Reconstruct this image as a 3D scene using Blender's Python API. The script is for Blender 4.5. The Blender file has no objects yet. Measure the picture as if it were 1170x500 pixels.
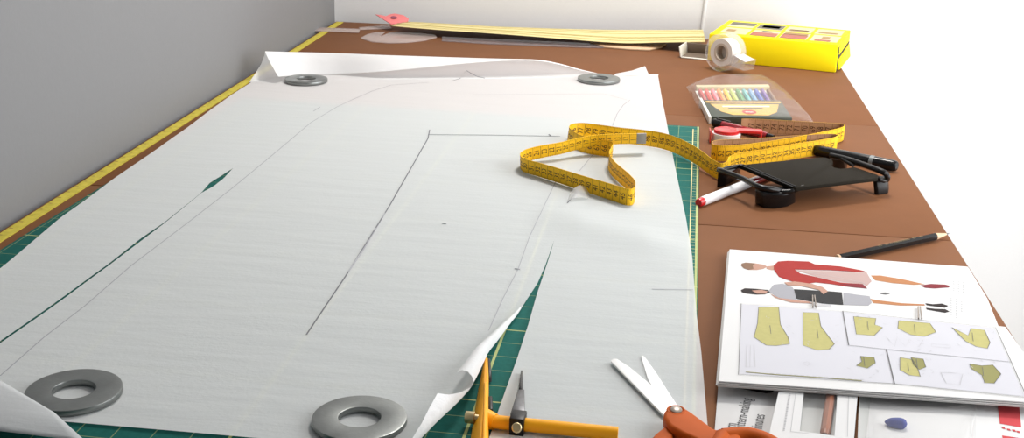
import bpy, bmesh, math, random
from mathutils import Vector as V, Matrix, Quaternion
random.seed(7)
scene = bpy.context.scene
COL = scene.collection
T = 0.74                      # height of the table top above the floor
CAMH = 0.405                   # camera above the table top

# ---------------------------------------------------------------- camera
F, PITCH, YAW, ROLL = 1400.0, math.radians(18.661), math.radians(6.718), math.radians(1.576)
CAM = V((0, 0, T + CAMH))
FWD = V((-math.sin(YAW)*math.cos(PITCH), math.cos(YAW)*math.cos(PITCH), -math.sin(PITCH)))
_r = V((math.cos(YAW), math.sin(YAW), 0)); _u = _r.cross(FWD)
RGT = _r*math.cos(ROLL)+_u*math.sin(ROLL)
UP = _u*math.cos(ROLL)-_r*math.sin(ROLL)
cam_data = bpy.data.cameras.new('camera')
cam_data.sensor_width = 36
cam_data.lens = F/1170*36
cam_data.clip_start = 0.02
cam = bpy.data.objects.new('camera', cam_data)
COL.objects.link(cam)
m = Matrix((RGT, UP, -FWD)).transposed().to_4x4()
m.translation = CAM
cam.matrix_world = m
scene.camera = cam

def ray(px, py):
    return FWD + RGT*((px-585)/F) - UP*((py-250)/F)
def P(px, py, h=0.0):
    """point at height h above the table top"""
    d = ray(px, py)
    return CAM + d*((T+h-CAM.z)/d.z)
def PY(px, py, y):
    d = ray(px, py)
    return CAM + d*(y/d.y)
def PPL(px, py, o, n):
    d = ray(px, py)
    return CAM + d*((o-CAM).dot(n)/d.dot(n))
def Z(v, h):
    return V((v.x, v.y, T+h))

# ---------------------------------------------------------------- materials
def srgb(r, g, b):
    f = lambda c: (c/255/12.92) if c/255 <= .04045 else ((c/255+.055)/1.055)**2.4
    return (f(r), f(g), f(b), 1)
def mat(name, col, rough=.5, metal=0, spec=.5, noise=0, nscale=60, bump=0, bscale=200, coat=0, trans=0, alpha=1, stretch=None):
    m = bpy.data.materials.new(name); m.use_nodes = True
    nt = m.node_tree; b = nt.nodes['Principled BSDF']
    b.inputs['Base Color'].default_value = col
    b.inputs['Roughness'].default_value = rough
    b.inputs['Metallic'].default_value = metal
    b.inputs['Specular IOR Level'].default_value = spec
    b.inputs['Coat Weight'].default_value = coat
    b.inputs['Transmission Weight'].default_value = trans
    b.inputs['Alpha'].default_value = alpha
    tc = None
    def coords():
        nonlocal tc
        if tc is None:
            t = nt.nodes.new('ShaderNodeTexCoord')
            mp = nt.nodes.new('ShaderNodeMapping')
            nt.links.new(t.outputs['Object'], mp.inputs['Vector'])
            if stretch: mp.inputs['Scale'].default_value = stretch
            tc = mp.outputs['Vector']
        return tc
    if noise:
        n = nt.nodes.new('ShaderNodeTexNoise'); n.inputs['Scale'].default_value = nscale; n.inputs['Detail'].default_value = 5
        nt.links.new(coords(), n.inputs['Vector'])
        r = nt.nodes.new('ShaderNodeMapRange')
        r.inputs['To Min'].default_value = 1-noise; r.inputs['To Max'].default_value = 1+noise
        nt.links.new(n.outputs['Fac'], r.inputs['Value'])
        mx = nt.nodes.new('ShaderNodeMix'); mx.data_type = 'RGBA'; mx.blend_type = 'MULTIPLY'
        mx.inputs['Factor'].default_value = 1
        mx.inputs['A'].default_value = col
        nt.links.new(r.outputs['Result'], mx.inputs['B'])
        nt.links.new(mx.outputs['Result'], b.inputs['Base Color'])
    if bump:
        n = nt.nodes.new('ShaderNodeTexNoise'); n.inputs['Scale'].default_value = bscale; n.inputs['Detail'].default_value = 4
        nt.links.new(coords(), n.inputs['Vector'])
        bp = nt.nodes.new('ShaderNodeBump'); bp.inputs['Strength'].default_value = bump; bp.inputs['Distance'].default_value = .001
        nt.links.new(n.outputs['Fac'], bp.inputs['Height']); nt.links.new(bp.outputs['Normal'], b.inputs['Normal'])
    return m

def clear_mat(name, tint=(1, 1, 1, 1), milk=.12, gloss=.12, milkcol=(.9, .9, .9, 1), rough=.12):
    """thin clear plastic film: see-through with a little milkiness and shine"""
    m = bpy.data.materials.new(name); m.use_nodes = True
    nt = m.node_tree; nt.nodes.clear()
    out = nt.nodes.new('ShaderNodeOutputMaterial')
    tr = nt.nodes.new('ShaderNodeBsdfTransparent'); tr.inputs['Color'].default_value = tint
    df = nt.nodes.new('ShaderNodeBsdfDiffuse'); df.inputs['Color'].default_value = milkcol
    tl = nt.nodes.new('ShaderNodeBsdfTranslucent'); tl.inputs['Color'].default_value = milkcol
    gl = nt.nodes.new('ShaderNodeBsdfGlossy'); gl.inputs['Roughness'].default_value = rough
    md = nt.nodes.new('ShaderNodeMixShader'); md.inputs[0].default_value = .4
    nt.links.new(df.outputs[0], md.inputs[1]); nt.links.new(tl.outputs[0], md.inputs[2])
    m1 = nt.nodes.new('ShaderNodeMixShader'); m1.inputs[0].default_value = milk
    nt.links.new(tr.outputs[0], m1.inputs[1]); nt.links.new(md.outputs[0], m1.inputs[2])
    lw_ = nt.nodes.new('ShaderNodeLayerWeight')
    pw = nt.nodes.new('ShaderNodeMath'); pw.operation = 'POWER'; pw.inputs[1].default_value = 4
    nt.links.new(lw_.outputs['Facing'], pw.inputs[0])
    ad = nt.nodes.new('ShaderNodeMath'); ad.operation = 'MULTIPLY_ADD'; ad.use_clamp = True
    ad.inputs[1].default_value = .35; ad.inputs[2].default_value = gloss*.15
    nt.links.new(pw.outputs[0], ad.inputs[0])
    m2 = nt.nodes.new('ShaderNodeMixShader')
    nt.links.new(ad.outputs[0], m2.inputs[0]); nt.links.new(m1.outputs[0], m2.inputs[1]); nt.links.new(gl.outputs[0], m2.inputs[2])
    nt.links.new(m2.outputs[0], out.inputs[0])
    return m

def paper_mat(name, col, through=.3, clear=.16, wrinkle=.42):
    """tracing paper: diffuse, lets light through and shows a hint of what lies under it"""
    m = bpy.data.materials.new(name); m.use_nodes = True
    nt = m.node_tree; nt.nodes.clear()
    N = nt.nodes.new; L = nt.links.new
    out = N('ShaderNodeOutputMaterial')
    tc = N('ShaderNodeTexCoord')
    mp = N('ShaderNodeMapping'); mp.inputs['Scale'].default_value = (7, 38, 20); mp.inputs['Rotation'].default_value = (0, 0, .06)
    L(tc.outputs['Object'], mp.inputs['Vector'])
    n1 = N('ShaderNodeTexNoise'); n1.inputs['Scale'].default_value = 1.0; n1.inputs['Detail'].default_value = 6
    L(mp.outputs[0], n1.inputs['Vector'])
    n2 = N('ShaderNodeTexNoise'); n2.inputs['Scale'].default_value = 350; n2.inputs['Detail'].default_value = 3
    L(tc.outputs['Object'], n2.inputs['Vector'])
    ma = N('ShaderNodeMath'); ma.operation = 'MULTIPLY_ADD'; ma.inputs[1].default_value = .12
    L(n2.outputs['Fac'], ma.inputs[0]); L(n1.outputs['Fac'], ma.inputs[2])
    bp = N('ShaderNodeBump'); bp.inputs['Strength'].default_value = wrinkle; bp.inputs['Distance'].default_value = .004
    L(ma.outputs[0], bp.inputs['Height'])
    df = N('ShaderNodeBsdfDiffuse'); df.inputs['Color'].default_value = col; L(bp.outputs[0], df.inputs['Normal'])
    tl = N('ShaderNodeBsdfTranslucent'); tl.inputs['Color'].default_value = col; L(bp.outputs[0], tl.inputs['Normal'])
    tr = N('ShaderNodeBsdfTransparent')
    a = N('ShaderNodeMixShader'); a.inputs[0].default_value = through; L(df.outputs[0], a.inputs[1]); L(tl.outputs[0], a.inputs[2])
    b = N('ShaderNodeMixShader'); b.inputs[0].default_value = clear; L(a.outputs[0], b.inputs[1]); L(tr.outputs[0], b.inputs[2])
    L(b.outputs[0], out.inputs[0])
    return m

M = {}
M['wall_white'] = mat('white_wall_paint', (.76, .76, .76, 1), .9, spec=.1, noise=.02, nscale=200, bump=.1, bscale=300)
M['wall_grey'] = mat('shade_grey_wall', (.20, .20, .205, 1), .9, noise=.03, nscale=200, bump=.1, bscale=300)  # left wall's shadowed dimness is put into this dark base colour
M['floor'] = mat('floor_boards', (.35, .3, .25, 1), .6, noise=.15, nscale=8)
M['brown'] = mat('brown_laminate', (.180, .075, .033, 1), .65, spec=.08, noise=.10, nscale=25, bump=.05, bscale=500)
M['brown_dark'] = mat('dark_groove', (.03, .012, .008, 1), .8)
M['metal_leg'] = mat('grey_steel_leg', (.4, .4, .42, 1), .4, .8)
M['yellow_edge'] = mat('yellow_edge_tape', (.50, .42, .065, 1), .7, spec=.1, noise=.35, nscale=120)
M['ink'] = mat('black_ink', (.02, .018, .015, 1), .7)
M['pencil_mark'] = mat('grey_pencil_mark', (.16, .16, .18, 1), .8)
M['faint_mark'] = mat('faint_pencil_mark', (.42, .42, .45, 1), .8)
M['paper'] = paper_mat('white_tracing_paper', (.90, .905, .91, 1), .3, .20)
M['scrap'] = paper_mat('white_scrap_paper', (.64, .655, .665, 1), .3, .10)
M['paper_fold'] = paper_mat('white_folded_paper', (.86, .865, .87, 1), .15, .02)
M['steel'] = mat('zinc_plated_steel', (.25, .262, .255, 1), .36, .9, noise=.25, nscale=70, bump=.1, bscale=400)
M['bright_steel'] = mat('polished_steel', (.85, .85, .85, 1), .38, .35, noise=.05, nscale=90)
M['screw_steel'] = mat('worn_screw_steel', (.35, .30, .26, 1), .35, .8, noise=.3, nscale=300)
M['tip_steel'] = mat('dull_tin', (.30, .28, .25, 1), .5, .5)
M['dark_steel'] = mat('dark_steel', (.12, .12, .125, 1), .35, .8, noise=.4, nscale=250)
M['tape'] = mat('yellow_tape_measure', (.93, .54, .016, 1), .6, spec=.25, noise=.08, nscale=90)
M['tape_back'] = mat('beige_tape_reverse', (.50, .27, .13, 1), .6, noise=.08, nscale=90)
M['tape_tick'] = mat('brown_tape_print', (.20, .095, .01, 1), .6)
M['tape_ink'] = mat('dark_tape_print', (.06, .022, .003, 1), .6)
M['box_yellow'] = mat('yellow_carton', (.88, .70, .004, 1), .6, spec=.15, noise=.04, nscale=60)
M['carton_white'] = mat('white_carton', (.75, .73, .66, 1), .7)
M['carton_inside'] = mat('shaded_flap_inside', (.16, .12, .09, 1), .9)  # shade inside the hollow white end flap, painted as a dark colour
M['pic_grey'] = mat('printed_grey_picture', (.13, .12, .09, 1), .5)
M['pic_red'] = mat('printed_red_picture', (.36, .10, .06, 1), .5)
M['pic_cream'] = mat('printed_cream_picture', (.56, .48, .29, 1), .6)
M['pic_brown'] = mat('printed_brown_picture', (.33, .2, .06, 1), .5)
M['strip_yellow'] = mat('pale_yellow_strip', (.72, .62, .30, 1), .6, spec=.2, noise=.12, nscale=14, stretch=(1, 14, 1))
M['strip_line'] = mat('strip_print', (.62, .52, .22, 1), .6)
M['pink'] = mat('pink_card', (.64, .16, .16, 1), .6, noise=.1, nscale=80)
M['pink_dark'] = mat('dark_pink_print', (.22, .05, .09, 1), .6)
M['clear'] = clear_mat('clear_plastic', milk=.16)
M['clear_pale'] = clear_mat('milky_clear_plastic', milk=.42, milkcol=(.85, .72, .68, 1))
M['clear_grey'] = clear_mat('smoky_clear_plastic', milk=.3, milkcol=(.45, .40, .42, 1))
M['bag'] = clear_mat('clear_polythene', milk=.085, milkcol=(.95, .85, .85, 1), gloss=.15, rough=.2)
M['blister'] = clear_mat('clear_blister', milk=.05, gloss=.1, rough=.06)
M['roll_white'] = mat('white_tape_roll', (.82, .78, .72, 1), .5)
M['roll_core'] = mat('cream_roll_core', (.55, .47, .38, 1), .6)
M['black'] = mat('black_plastic', (.009, .008, .008, 1), .38, spec=.25, bump=.05, bscale=600)
M['black_satin'] = mat('satin_black_plastic', (.018, .015, .011, 1), .75, spec=.05, bump=.15, bscale=900)
M['black_gloss'] = mat('glossy_black_plastic', (.006, .006, .0065, 1), .22, spec=.35)
M['grey_ring'] = mat('grey_plastic', (.18, .2, .2, 1), .4)
M['white_plastic'] = mat('white_plastic', (.84, .84, .85, 1), .3)
M['red'] = mat('red_plastic', (.62, .012, .018, 1), .3, coat=.3)
M['red_dark'] = mat('dark_red_plastic', (.28, .008, .015, 1), .15, coat=.6)
M['gold'] = mat('gold_print', (.45, .32, .12, 1), .4, .4)
M['wood'] = mat('bare_pencil_wood', (.62, .42, .26, 1), .7, noise=.1, nscale=150)
M['lead'] = mat('pencil_lead', (.04, .04, .045, 1), .4)
M['cutter_orange'] = mat('orange_yellow_plastic', (.98, .43, .010, 1), .45, spec=.25, noise=.03, nscale=60)
M['brass'] = mat('brass', (.62, .50, .28, 1), .35, .8, noise=.15, nscale=200)
M['handle_orange'] = mat('orange_handle_plastic', (.48, .088, .008, 1), .55, spec=.12, noise=.06, nscale=120)
M['page'] = mat('white_page', (.68, .68, .68, 1), .7, spec=.15, noise=.01, nscale=60)
M['page_edge'] = mat('page_edges', (.60, .59, .575, 1), .8, noise=.12, nscale=40, stretch=(.4, .4, 60))
M['page_grey'] = mat('pale_grey_panel', (.57, .57, .615, 1), .7, spec=.15)
M['pattern_yellow'] = mat('printed_pale_yellow', (0.45, 0.42, 0.17, 1), .7, spec=.15, noise=.1, nscale=200)
M['pattern_olive'] = mat('printed_olive', (0.27, 0.26, 0.1, 1), .7, spec=.15)
M['dress_red'] = mat('printed_red', (0.33, 0.026, 0.022, 1), .7, spec=.15, noise=.12, nscale=150)
M['dress_dark'] = mat('printed_charcoal', (0.028, 0.028, 0.03, 1), .7, spec=.15, noise=.2, nscale=150)
M['dress_blush'] = mat('printed_blush', (0.46, 0.33, 0.31, 1), .7, spec=.15)
M['dress_pale'] = mat('printed_pale_grey', (0.34, 0.34, 0.37, 1), .7, spec=.15)
M['skin'] = mat('printed_skin', (0.43, 0.19, 0.085, 1), .7, spec=.15)
M['skin_face'] = mat('printed_face', (0.45, 0.26, 0.2, 1), .7, spec=.15)
M['hair_fair'] = mat('printed_fair_hair', (0.22, 0.13, 0.085, 1), .7, spec=.15)
M['hair_dark'] = mat('printed_dark_hair', (0.025, 0.018, 0.018, 1), .7, spec=.15)
M['shoe_red'] = mat('printed_shoe_red', (0.2, 0.022, 0.032, 1), .7, spec=.15)
M['line_ink'] = mat('printed_line', (.07, .07, .075, 1), .6)
M['line_grey'] = mat('printed_grey_line', (.45, .45, .47, 1), .6)
M['window_grey'] = mat('grey_pack_window', (.45, .46, .45, 1), .4)
M['copper'] = mat('copper_brown_pencil', (.26, .072, .022, 1), .4, spec=.3)
M['blue'] = mat('blue_wax', (.004, .022, .24, 1), .6, spec=.2)
M['label_red'] = mat('printed_red_label', (.60, .075, .085, 1), .7, spec=.15)
M['pack_dark'] = mat('printed_dark_green', (.045, .055, .04, 1), .5)
M['pack_gold'] = mat('printed_gold', (.60, .36, .09, 1), .5, noise=.2, nscale=120)
M['pack_red'] = mat('printed_pack_red', (.42, .05, .04, 1), .5)

def mat_board():
    """green cutting mat with printed yellow inch grid"""
    m = bpy.data.materials.new('green_cutting_mat'); m.use_nodes = True
    nt = m.node_tree; N = nt.nodes.new; L = nt.links.new
    b = nt.nodes['Principled BSDF']; b.inputs['Roughness'].default_value = .75; b.inputs['Specular IOR Level'].default_value = .12
    tc = N('ShaderNodeTexCoord'); sp = N('ShaderNodeSeparateXYZ'); L(tc.outputs['Object'], sp.inputs[0])
    def lines(out, pitch, w):
        a = N('ShaderNodeMath'); a.operation = 'PINGPONG'; a.inputs[1].default_value = pitch/2; L(out, a.inputs[0])
        c = N('ShaderNodeMath'); c.operation = 'LESS_THAN'; c.inputs[1].default_value = w/2; L(a.outputs[0], c.inputs[0])
        return c.outputs[0]
    def mx(a, c, op='MAXIMUM'):
        q = N('ShaderNodeMath'); q.operation = op; L(a, q.inputs[0])
        if isinstance(c, float): q.inputs[1].default_value = c
        else: L(c, q.inputs[1])
        return q.outputs[0]
    xs = mx(sp.outputs[0], .1457, 'ADD')
    fine = mx(mx(lines(xs, .0254, .0008), lines(sp.outputs[1], .0254, .0009)), .35, 'MULTIPLY')
    bold = mx(lines(xs, .1524, .0022), lines(sp.outputs[1], .127, .0016))
    fac = mx(fine, mx(bold, .75, 'MULTIPLY'))
    n = N('ShaderNodeTexNoise'); n.inputs['Scale'].default_value = 300; L(tc.outputs['Object'], n.inputs['Vector'])
    cr = N('ShaderNodeMix'); cr.data_type = 'RGBA'; cr.inputs['A'].default_value = (.006, .085, .072, 1); cr.inputs['B'].default_value = (.012, .125, .105, 1)
    L(n.outputs['Fac'], cr.inputs['Factor'])
    x = N('ShaderNodeMix'); x.data_type = 'RGBA'; x.inputs['B'].default_value = (.52, .55, .22, 1)
    L(cr.outputs['Result'], x.inputs['A']); L(fac, x.inputs['Factor']); L(x.outputs['Result'], b.inputs['Base Color'])
    return m
M['mat'] = mat_board()

# ---------------------------------------------------------------- mesh helpers
class MB:
    def __init__(s):
        s.bm = bmesh.new(); s.mats = []
    def mi(s, name):
        if name not in s.mats: s.mats.append(name)
        return s.mats.index(name)
    def take(s, bm, m, bevel=0, seg=2, angle=30):
        if bevel:
            bm.normal_update()
            es = [e for e in bm.edges if len(e.link_faces) == 2 and e.calc_face_angle(0) > math.radians(angle)]
            bmesh.ops.bevel(bm, geom=es, offset=bevel, segments=seg, profile=.5, affect='EDGES', clamp_overlap=True)
        i = s.mi(m)
        for f in bm.faces: f.material_index = i
        me = bpy.data.meshes.new('tmp'); bm.to_mesh(me); bm.free()
        s.bm.from_mesh(me); bpy.data.meshes.remove(me)
    def hexa(s, bot, top, m, bevel=0, seg=2):
        """prism between two point loops"""
        bm = bmesh.new(); n = len(bot)
        a = [bm.verts.new(p) for p in bot]; b = [bm.verts.new(p) for p in top]
        bm.faces.new(a[::-1]); bm.faces.new(b)
        for i in range(n): bm.faces.new((a[i], a[(i+1) % n], b[(i+1) % n], b[i]))
        bmesh.ops.recalc_face_normals(bm, faces=bm.faces)
        s.take(bm, m, bevel, seg)
    def prism(s, pts, h0, h1, m, bevel=0, seg=2):
        s.hexa([Z(p, h0) for p in pts], [Z(p, h1) for p in pts], m, bevel, seg)
    def box(s, c, ax, ay, az, m, bevel=0, seg=2):
        """box from centre and three half vectors"""
        q = [(-1, -1), (1, -1), (1, 1), (-1, 1)]
        s.hexa([c+ax*i+ay*j-az for i, j in q], [c+ax*i+ay*j+az for i, j in q], m, bevel, seg)
    def bar(s, a, b, w, h, m, bevel=0, up=V((0, 0, 1)), w2=None):
        d = (b-a).normalized(); r = d.cross(up).normalized(); u = r.cross(d)
        w2 = w if w2 is None else w2
        s.hexa([a-r*w/2-u*h/2, a+r*w/2-u*h/2, a+r*w/2+u*h/2, a-r*w/2+u*h/2],
               [b-r*w2/2-u*h/2, b+r*w2/2-u*h/2, b+r*w2/2+u*h/2, b-r*w2/2+u*h/2], m, bevel)
    def tube(s, path, rad, m, n=14, roll=0, flat=1.0, up=V((0, 0, 1))):
        """swept tube, rad number or list; flat squashes it"""
        bm = bmesh.new(); k = len(path); rings = []
        for i, p in enumerate(path):
            d = (path[min(i+1, k-1)]-path[max(i-1, 0)]).normalized()
            r = d.cross(up)
            if r.length < 1e-4: r = d.cross(V((0, 1, 0)))
            r.normalize(); u = r.cross(d)
            q = rad[i] if isinstance(rad, (list, tuple)) else rad
            rings.append([bm.verts.new(p + (r*math.cos(2*math.pi*j/n+roll) + u*flat*math.sin(2*math.pi*j/n+roll))*q) for j in range(n)])
        for i in range(k-1):
            for j in range(n):
                bm.faces.new((rings[i][j], rings[i][(j+1) % n], rings[i+1][(j+1) % n], rings[i+1][j]))
        bm.faces.new(rings[0][::-1]); bm.faces.new(rings[-1])
        bmesh.ops.recalc_face_normals(bm, faces=bm.faces)
        s.take(bm, m)
    def lathe(s, prof, c, ax, m, n=48, close=True):
        """prof: (r,h) loop turned about axis ax through c"""
        ax = ax.normalized(); r = ax.orthogonal().normalized(); u = ax.cross(r)
        bm = bmesh.new()
        rings = []
        for (q, h) in prof:
            if q < 1e-6: rings.append([bm.verts.new(c+ax*h)])
            else: rings.append([bm.verts.new(c+ax*h+(r*math.cos(2*math.pi*j/n)+u*math.sin(2*math.pi*j/n))*q) for j in range(n)])
        k = len(rings)
        for i in range(k if close else k-1):
            a, b = rings[i], rings[(i+1) % k]
            for j in range(n):
                j2 = (j+1) % n
                if len(a) == 1 and len(b) == 1: continue
                if len(a) == 1: bm.faces.new((a[0], b[j2], b[j]))
                elif len(b) == 1: bm.faces.new((a[j], a[j2], b[0]))
                else: bm.faces.new((a[j], a[j2], b[j2], b[j]))
        bmesh.ops.recalc_face_normals(bm, faces=bm.faces)
        s.take(bm, m)
    def face(s, pts, m):
        bm = bmesh.new(); bm.faces.new([bm.verts.new(p) for p in pts]); s.take(bm, m)
    def grid(s, rows, m):
        bm = bmesh.new(); g = [[bm.verts.new(p) for p in r] for r in rows]
        for i in range(len(g)-1):
            for j in range(len(g[0])-1):
                try: bm.faces.new((g[i][j], g[i+1][j], g[i+1][j+1], g[i][j+1]))
                except ValueError: pass
        s.take(bm, m)
    def build(s, name, parent=None, org=None, smooth=35, weld=0, solid=0):
        if weld: bmesh.ops.remove_doubles(s.bm, verts=s.bm.verts, dist=weld)
        if org is None: org = V((0, 0, 0))
        o_ = parent['_o'] if parent is not None and '_o' in parent else None
        base = V(o_) if o_ is not None else org
        for v in s.bm.verts: v.co -= base
        me = bpy.data.meshes.new(name); s.bm.to_mesh(me); s.bm.free()
        for k in s.mats: me.materials.append(M[k])
        for p in me.polygons: p.use_smooth = True
        me.set_sharp_from_angle(angle=math.radians(smooth))
        o = bpy.data.objects.new(name, me); COL.objects.link(o)
        if parent is not None: o.parent = parent
        else: o.location = base
        o['_o'] = tuple(base)
        if solid:
            md = o.modifiers.new('thickness', 'SOLIDIFY'); md.thickness = solid; md.offset = 0
        return o

def empty(name, loc, label, cat, group=None):
    o = bpy.data.objects.new(name, None); COL.objects.link(o); o.location = loc
    o.empty_display_size = .02
    o['_o'] = tuple(loc)
    return tag(o, label, cat, group)
def tag(o, label, cat, group=None, kind=None):
    if label: o['label'] = label
    if cat: o['category'] = cat
    if group: o['group'] = group
    if kind: o['kind'] = kind
    return o
def structure(o):
    o['kind'] = 'structure'; return o

def spline(pts, n):
    """Catmull-Rom through points, resampled evenly to n points"""
    pts = [V(p) for p in pts]; q = [pts[0]*2-pts[1]]+pts+[pts[-1]*2-pts[-2]]
    out = []
    for i in range(1, len(q)-2):
        p0, p1, p2, p3 = q[i-1:i+3]
        for k in range(24):
            t = k/24
            out.append(.5*((2*p1)+(p2-p0)*t+(2*p0-5*p1+4*p2-p3)*t*t+(3*p1-p0-3*p2+p3)*t**3))
    out.append(pts[-1])
    d = [0]
    for i in range(1, len(out)): d.append(d[-1]+(out[i]-out[i-1]).length)
    res = []; j = 0
    for k in range(n):
        s = d[-1]*k/(n-1)
        while j < len(d)-2 and d[j+1] < s: j += 1
        t = (s-d[j])/max(d[j+1]-d[j], 1e-9)
        res.append(out[j].lerp(out[j+1], min(1, max(0, t))))
    return res

_font_cache = {}
def text_shape(string):
    """outline faces of a string, centred, in units of its cap height"""
    if string not in _font_cache:
        cu = bpy.data.curves.new('lettering', 'FONT'); cu.body = string; cu.align_x = 'CENTER'; cu.align_y = 'CENTER'; cu.resolution_u = 3
        ob = bpy.data.objects.new('lettering', cu)
        me = bpy.data.meshes.new_from_object(ob)
        _font_cache[string] = ([v.co.copy() for v in me.vertices], [list(p.vertices) for p in me.polygons])
        bpy.data.objects.remove(ob); bpy.data.curves.remove(cu); bpy.data.meshes.remove(me)
    return _font_cache[string]
def put_text(mb, string, fn, m):
    vs, fs = text_shape(string)
    bm = bmesh.new(); v = [bm.verts.new(fn(p.x, p.y)) for p in vs]
    for f in fs:
        try: bm.faces.new([v[i] for i in f])
        except ValueError: pass
    mb.take(bm, m)

# ---------------------------------------------------------------- the room
XL, XR, YB, YF, HC = -0.632, 1.05, 2.325, -1.6, 2.5
b = MB(); b.box(V((.2, .3, -.05)), V((.95, 0, 0)), V((0, 2.1, 0)), V((0, 0, .05)), 'floor'); structure(b.build('floor'))
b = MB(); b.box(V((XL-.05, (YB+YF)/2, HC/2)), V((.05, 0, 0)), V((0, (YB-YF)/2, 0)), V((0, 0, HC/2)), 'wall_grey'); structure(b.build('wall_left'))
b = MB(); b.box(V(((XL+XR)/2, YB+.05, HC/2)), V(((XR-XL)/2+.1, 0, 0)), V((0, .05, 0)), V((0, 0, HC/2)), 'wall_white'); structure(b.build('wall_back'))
b = MB(); b.box(V(((XL+XR)/2, (YB+YF)/2, HC+.05)), V(((XR-XL)/2+.1, 0, 0)), V((0, (YB-YF)/2+.1, 0)), V((0, 0, .05)), 'wall_white'); structure(b.build('ceiling'))
# right wall with a window opening (out of the picture, lets the daylight in)
WY0, WY1, WZ0, WZ1 = .45, 1.95, .15, 1.75
b = MB()
for (y0, y1, z0, z1) in ((YF, WY0, 0, HC), (WY1, YB, 0, HC), (WY0, WY1, 0, WZ0), (WY0, WY1, WZ1, HC)):
    b.box(V((XR+.05, (y0+y1)/2, (z0+z1)/2)), V((.05, 0, 0)), V((0, (y1-y0)/2, 0)), V((0, 0, (z1-z0)/2)), 'wall_white')
structure(b.build('wall_right'))
# a surface-mounted cable cover runs up the back wall
q0 = PY(801, 30, YB); q1 = PY(808, -12, YB)
b = MB(); dq = (q1-q0).normalized()
b.tube([V((q0.x, YB-.0005, T-.3)), V((q0.x+.002, YB-.0005, T+.02)), V((q1.x, YB-.0005, q1.z)), V((q1.x+.01, YB-.0005, HC-.02))], .0035, 'wall_white', 10)
structure(b.build('trim_1'))

# ---------------------------------------------------------------- work table
TX0, TX1, TY0, TY1 = -0.624, 0.305, 0.25, 2.303
tab = empty('work_table', V((-.16, 1.28, 0)), 'brown laminate cutting table pushed into the corner, hinged seams across its top', 'table')
for (y0, y1) in ((TY0, 1.2125), (1.2142, 1.6880), (1.6888, TY1)):
    b = MB(); b.box(V(((TX0+TX1)/2, (y0+y1)/2, T-.0125)), V(((TX1-TX0)/2, 0, 0)), V((0, (y1-y0)/2, 0)), V((0, 0, .0125)), 'brown', .0008)
    b.build('tabletop_panel', tab)
b = MB(); b.box(V(((TX0+TX1)/2, (TY0+TY1)/2, T-.045)), V(((TX1-TX0)/2-.03, 0, 0)), V((0, (TY1-TY0)/2-.03, 0)), V((0, 0, .0199)), 'brown_dark'); b.build('apron', tab)
for x in (TX0+.06, TX1-.06):
    for y in (TY0+.06, TY1-.06):
        b = MB(); b.box(V((x, y, (T-.065)/2)), V((.02, 0, 0)), V((0, .02, 0)), V((0, 0, (T-.065)/2)), 'metal_leg', .003); b.build('leg', tab)
b = MB()
b.box(V((-.6135, (TY0+2.295)/2, T+.0006)), V((.0062, 0, 0)), V((0, (2.295-TY0)/2, 0)), V((0, 0, .0006)), 'yellow_edge')
for k in range(int((2.295-TY0)/.02)):
    y = TY0+.01+k*.02
    b.face([V((-.619, y, T+.0013)), V((-.615, y, T+.0013)), V((-.615, y+.0018, T+.0013)), V((-.619, y+.0018, T+.0013))], 'tape_tick')
tag(b.build('edge_tape', tab), 'yellow measuring tape stuck along the table edge', None)

# ---------------------------------------------------------------- cutting mat
MT = .0025
ang = math.radians(-1.2); org = V((.0385, 1.029, T))
ca, sa = math.cos(ang), math.sin(ang)
ex, ey = V((ca, sa, 0)), V((-sa, ca, 0))
b = MB()
# local frame: origin on the bold line near the right edge
def ml(x, y, h): return org+ex*x+ey*y+V((0, 0, h))
_l = (P(0, 283, .0025)+P(125, 209, .0025))/2-org
MLX = _l.x*ca+_l.y*sa
qx = [(MLX, -.62), (.0085, -.62), (.0085, .590), (MLX, .590)]
b.hexa([V((x, y, .0002)) for x, y in qx], [V((x, y, MT)) for x, y in qx], 'mat', .0005)
# ruler ticks and figures down the right-hand border
b.face([V((-.0005, -.6, MT+.0001)), V((.0007, -.6, MT+.0001)), V((.0007, .575, MT+.0001)), V((-.0005, .575, MT+.0001))], 'strip_yellow')
for k in range(-60, 58):
    y = k*.01; w = .004 if k % 5 else .0065
    b.face([V((.0012, y, MT+.0001)), V((.0012+w, y, MT+.0001)), V((.0012+w, y+.0006, MT+.0001)), V((.0012, y+.0006, MT+.0001))], 'strip_yellow')
mo = b.build('cutting_mat')
mo.location = org; mo.rotation_euler = (0, 0, ang)
tag(mo, 'large green self healing cutting mat with yellow grid lying under the pattern paper', 'cutting mat')

# ---------------------------------------------------------------- pattern paper
BKY = P(690, 268, .004).y
def ulift(x, y):
    """height of the paper above the table: lies on the mat, small waves, one broad buckle on the right piece"""
    base = .0036 if y < 1.64 else .0036+(.0015-.0036)*min(1, (y-1.64)/.09)
    w = .00035*math.sin(9*x+4*y)+.0003*math.sin(23*y+6*x)+.0002*math.sin(41*y-13*x)
    bk = .0
    if x > -.12:
        c = BKY-.45*(x+.02)
        bk = .0045*math.exp(-((y-c)/.042)**2)*min(1, (x+.12)/.05)*(1-min(1, max(0, (x-.0)/.05)))
    return base+.0006+w*.9+bk
def on_paper(px, py, lift=.0):
    q = P(px, py, .004)
    for _ in range(3): q = P(px, py, ulift(q.x, q.y)+lift)
    return q
def curve_x(pts):
    w = sorted([(P(px, py, .004).y, P(px, py, .004).x) for px, py in pts])
    def f(y):
        if y <= w[0][0]:
            (y0, x0), (y1, x1) = w[0], w[1]
        elif y >= w[-1][0]:
            (y0, x0), (y1, x1) = w[-2], w[-1]
        else:
            for i in range(len(w)-1):
                if w[i][0] <= y <= w[i+1][0]: (y0, x0), (y1, x1) = w[i], w[i+1]; break
        return x0+(x1-x0)*(y-y0)/(y1-y0)
    return f
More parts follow.
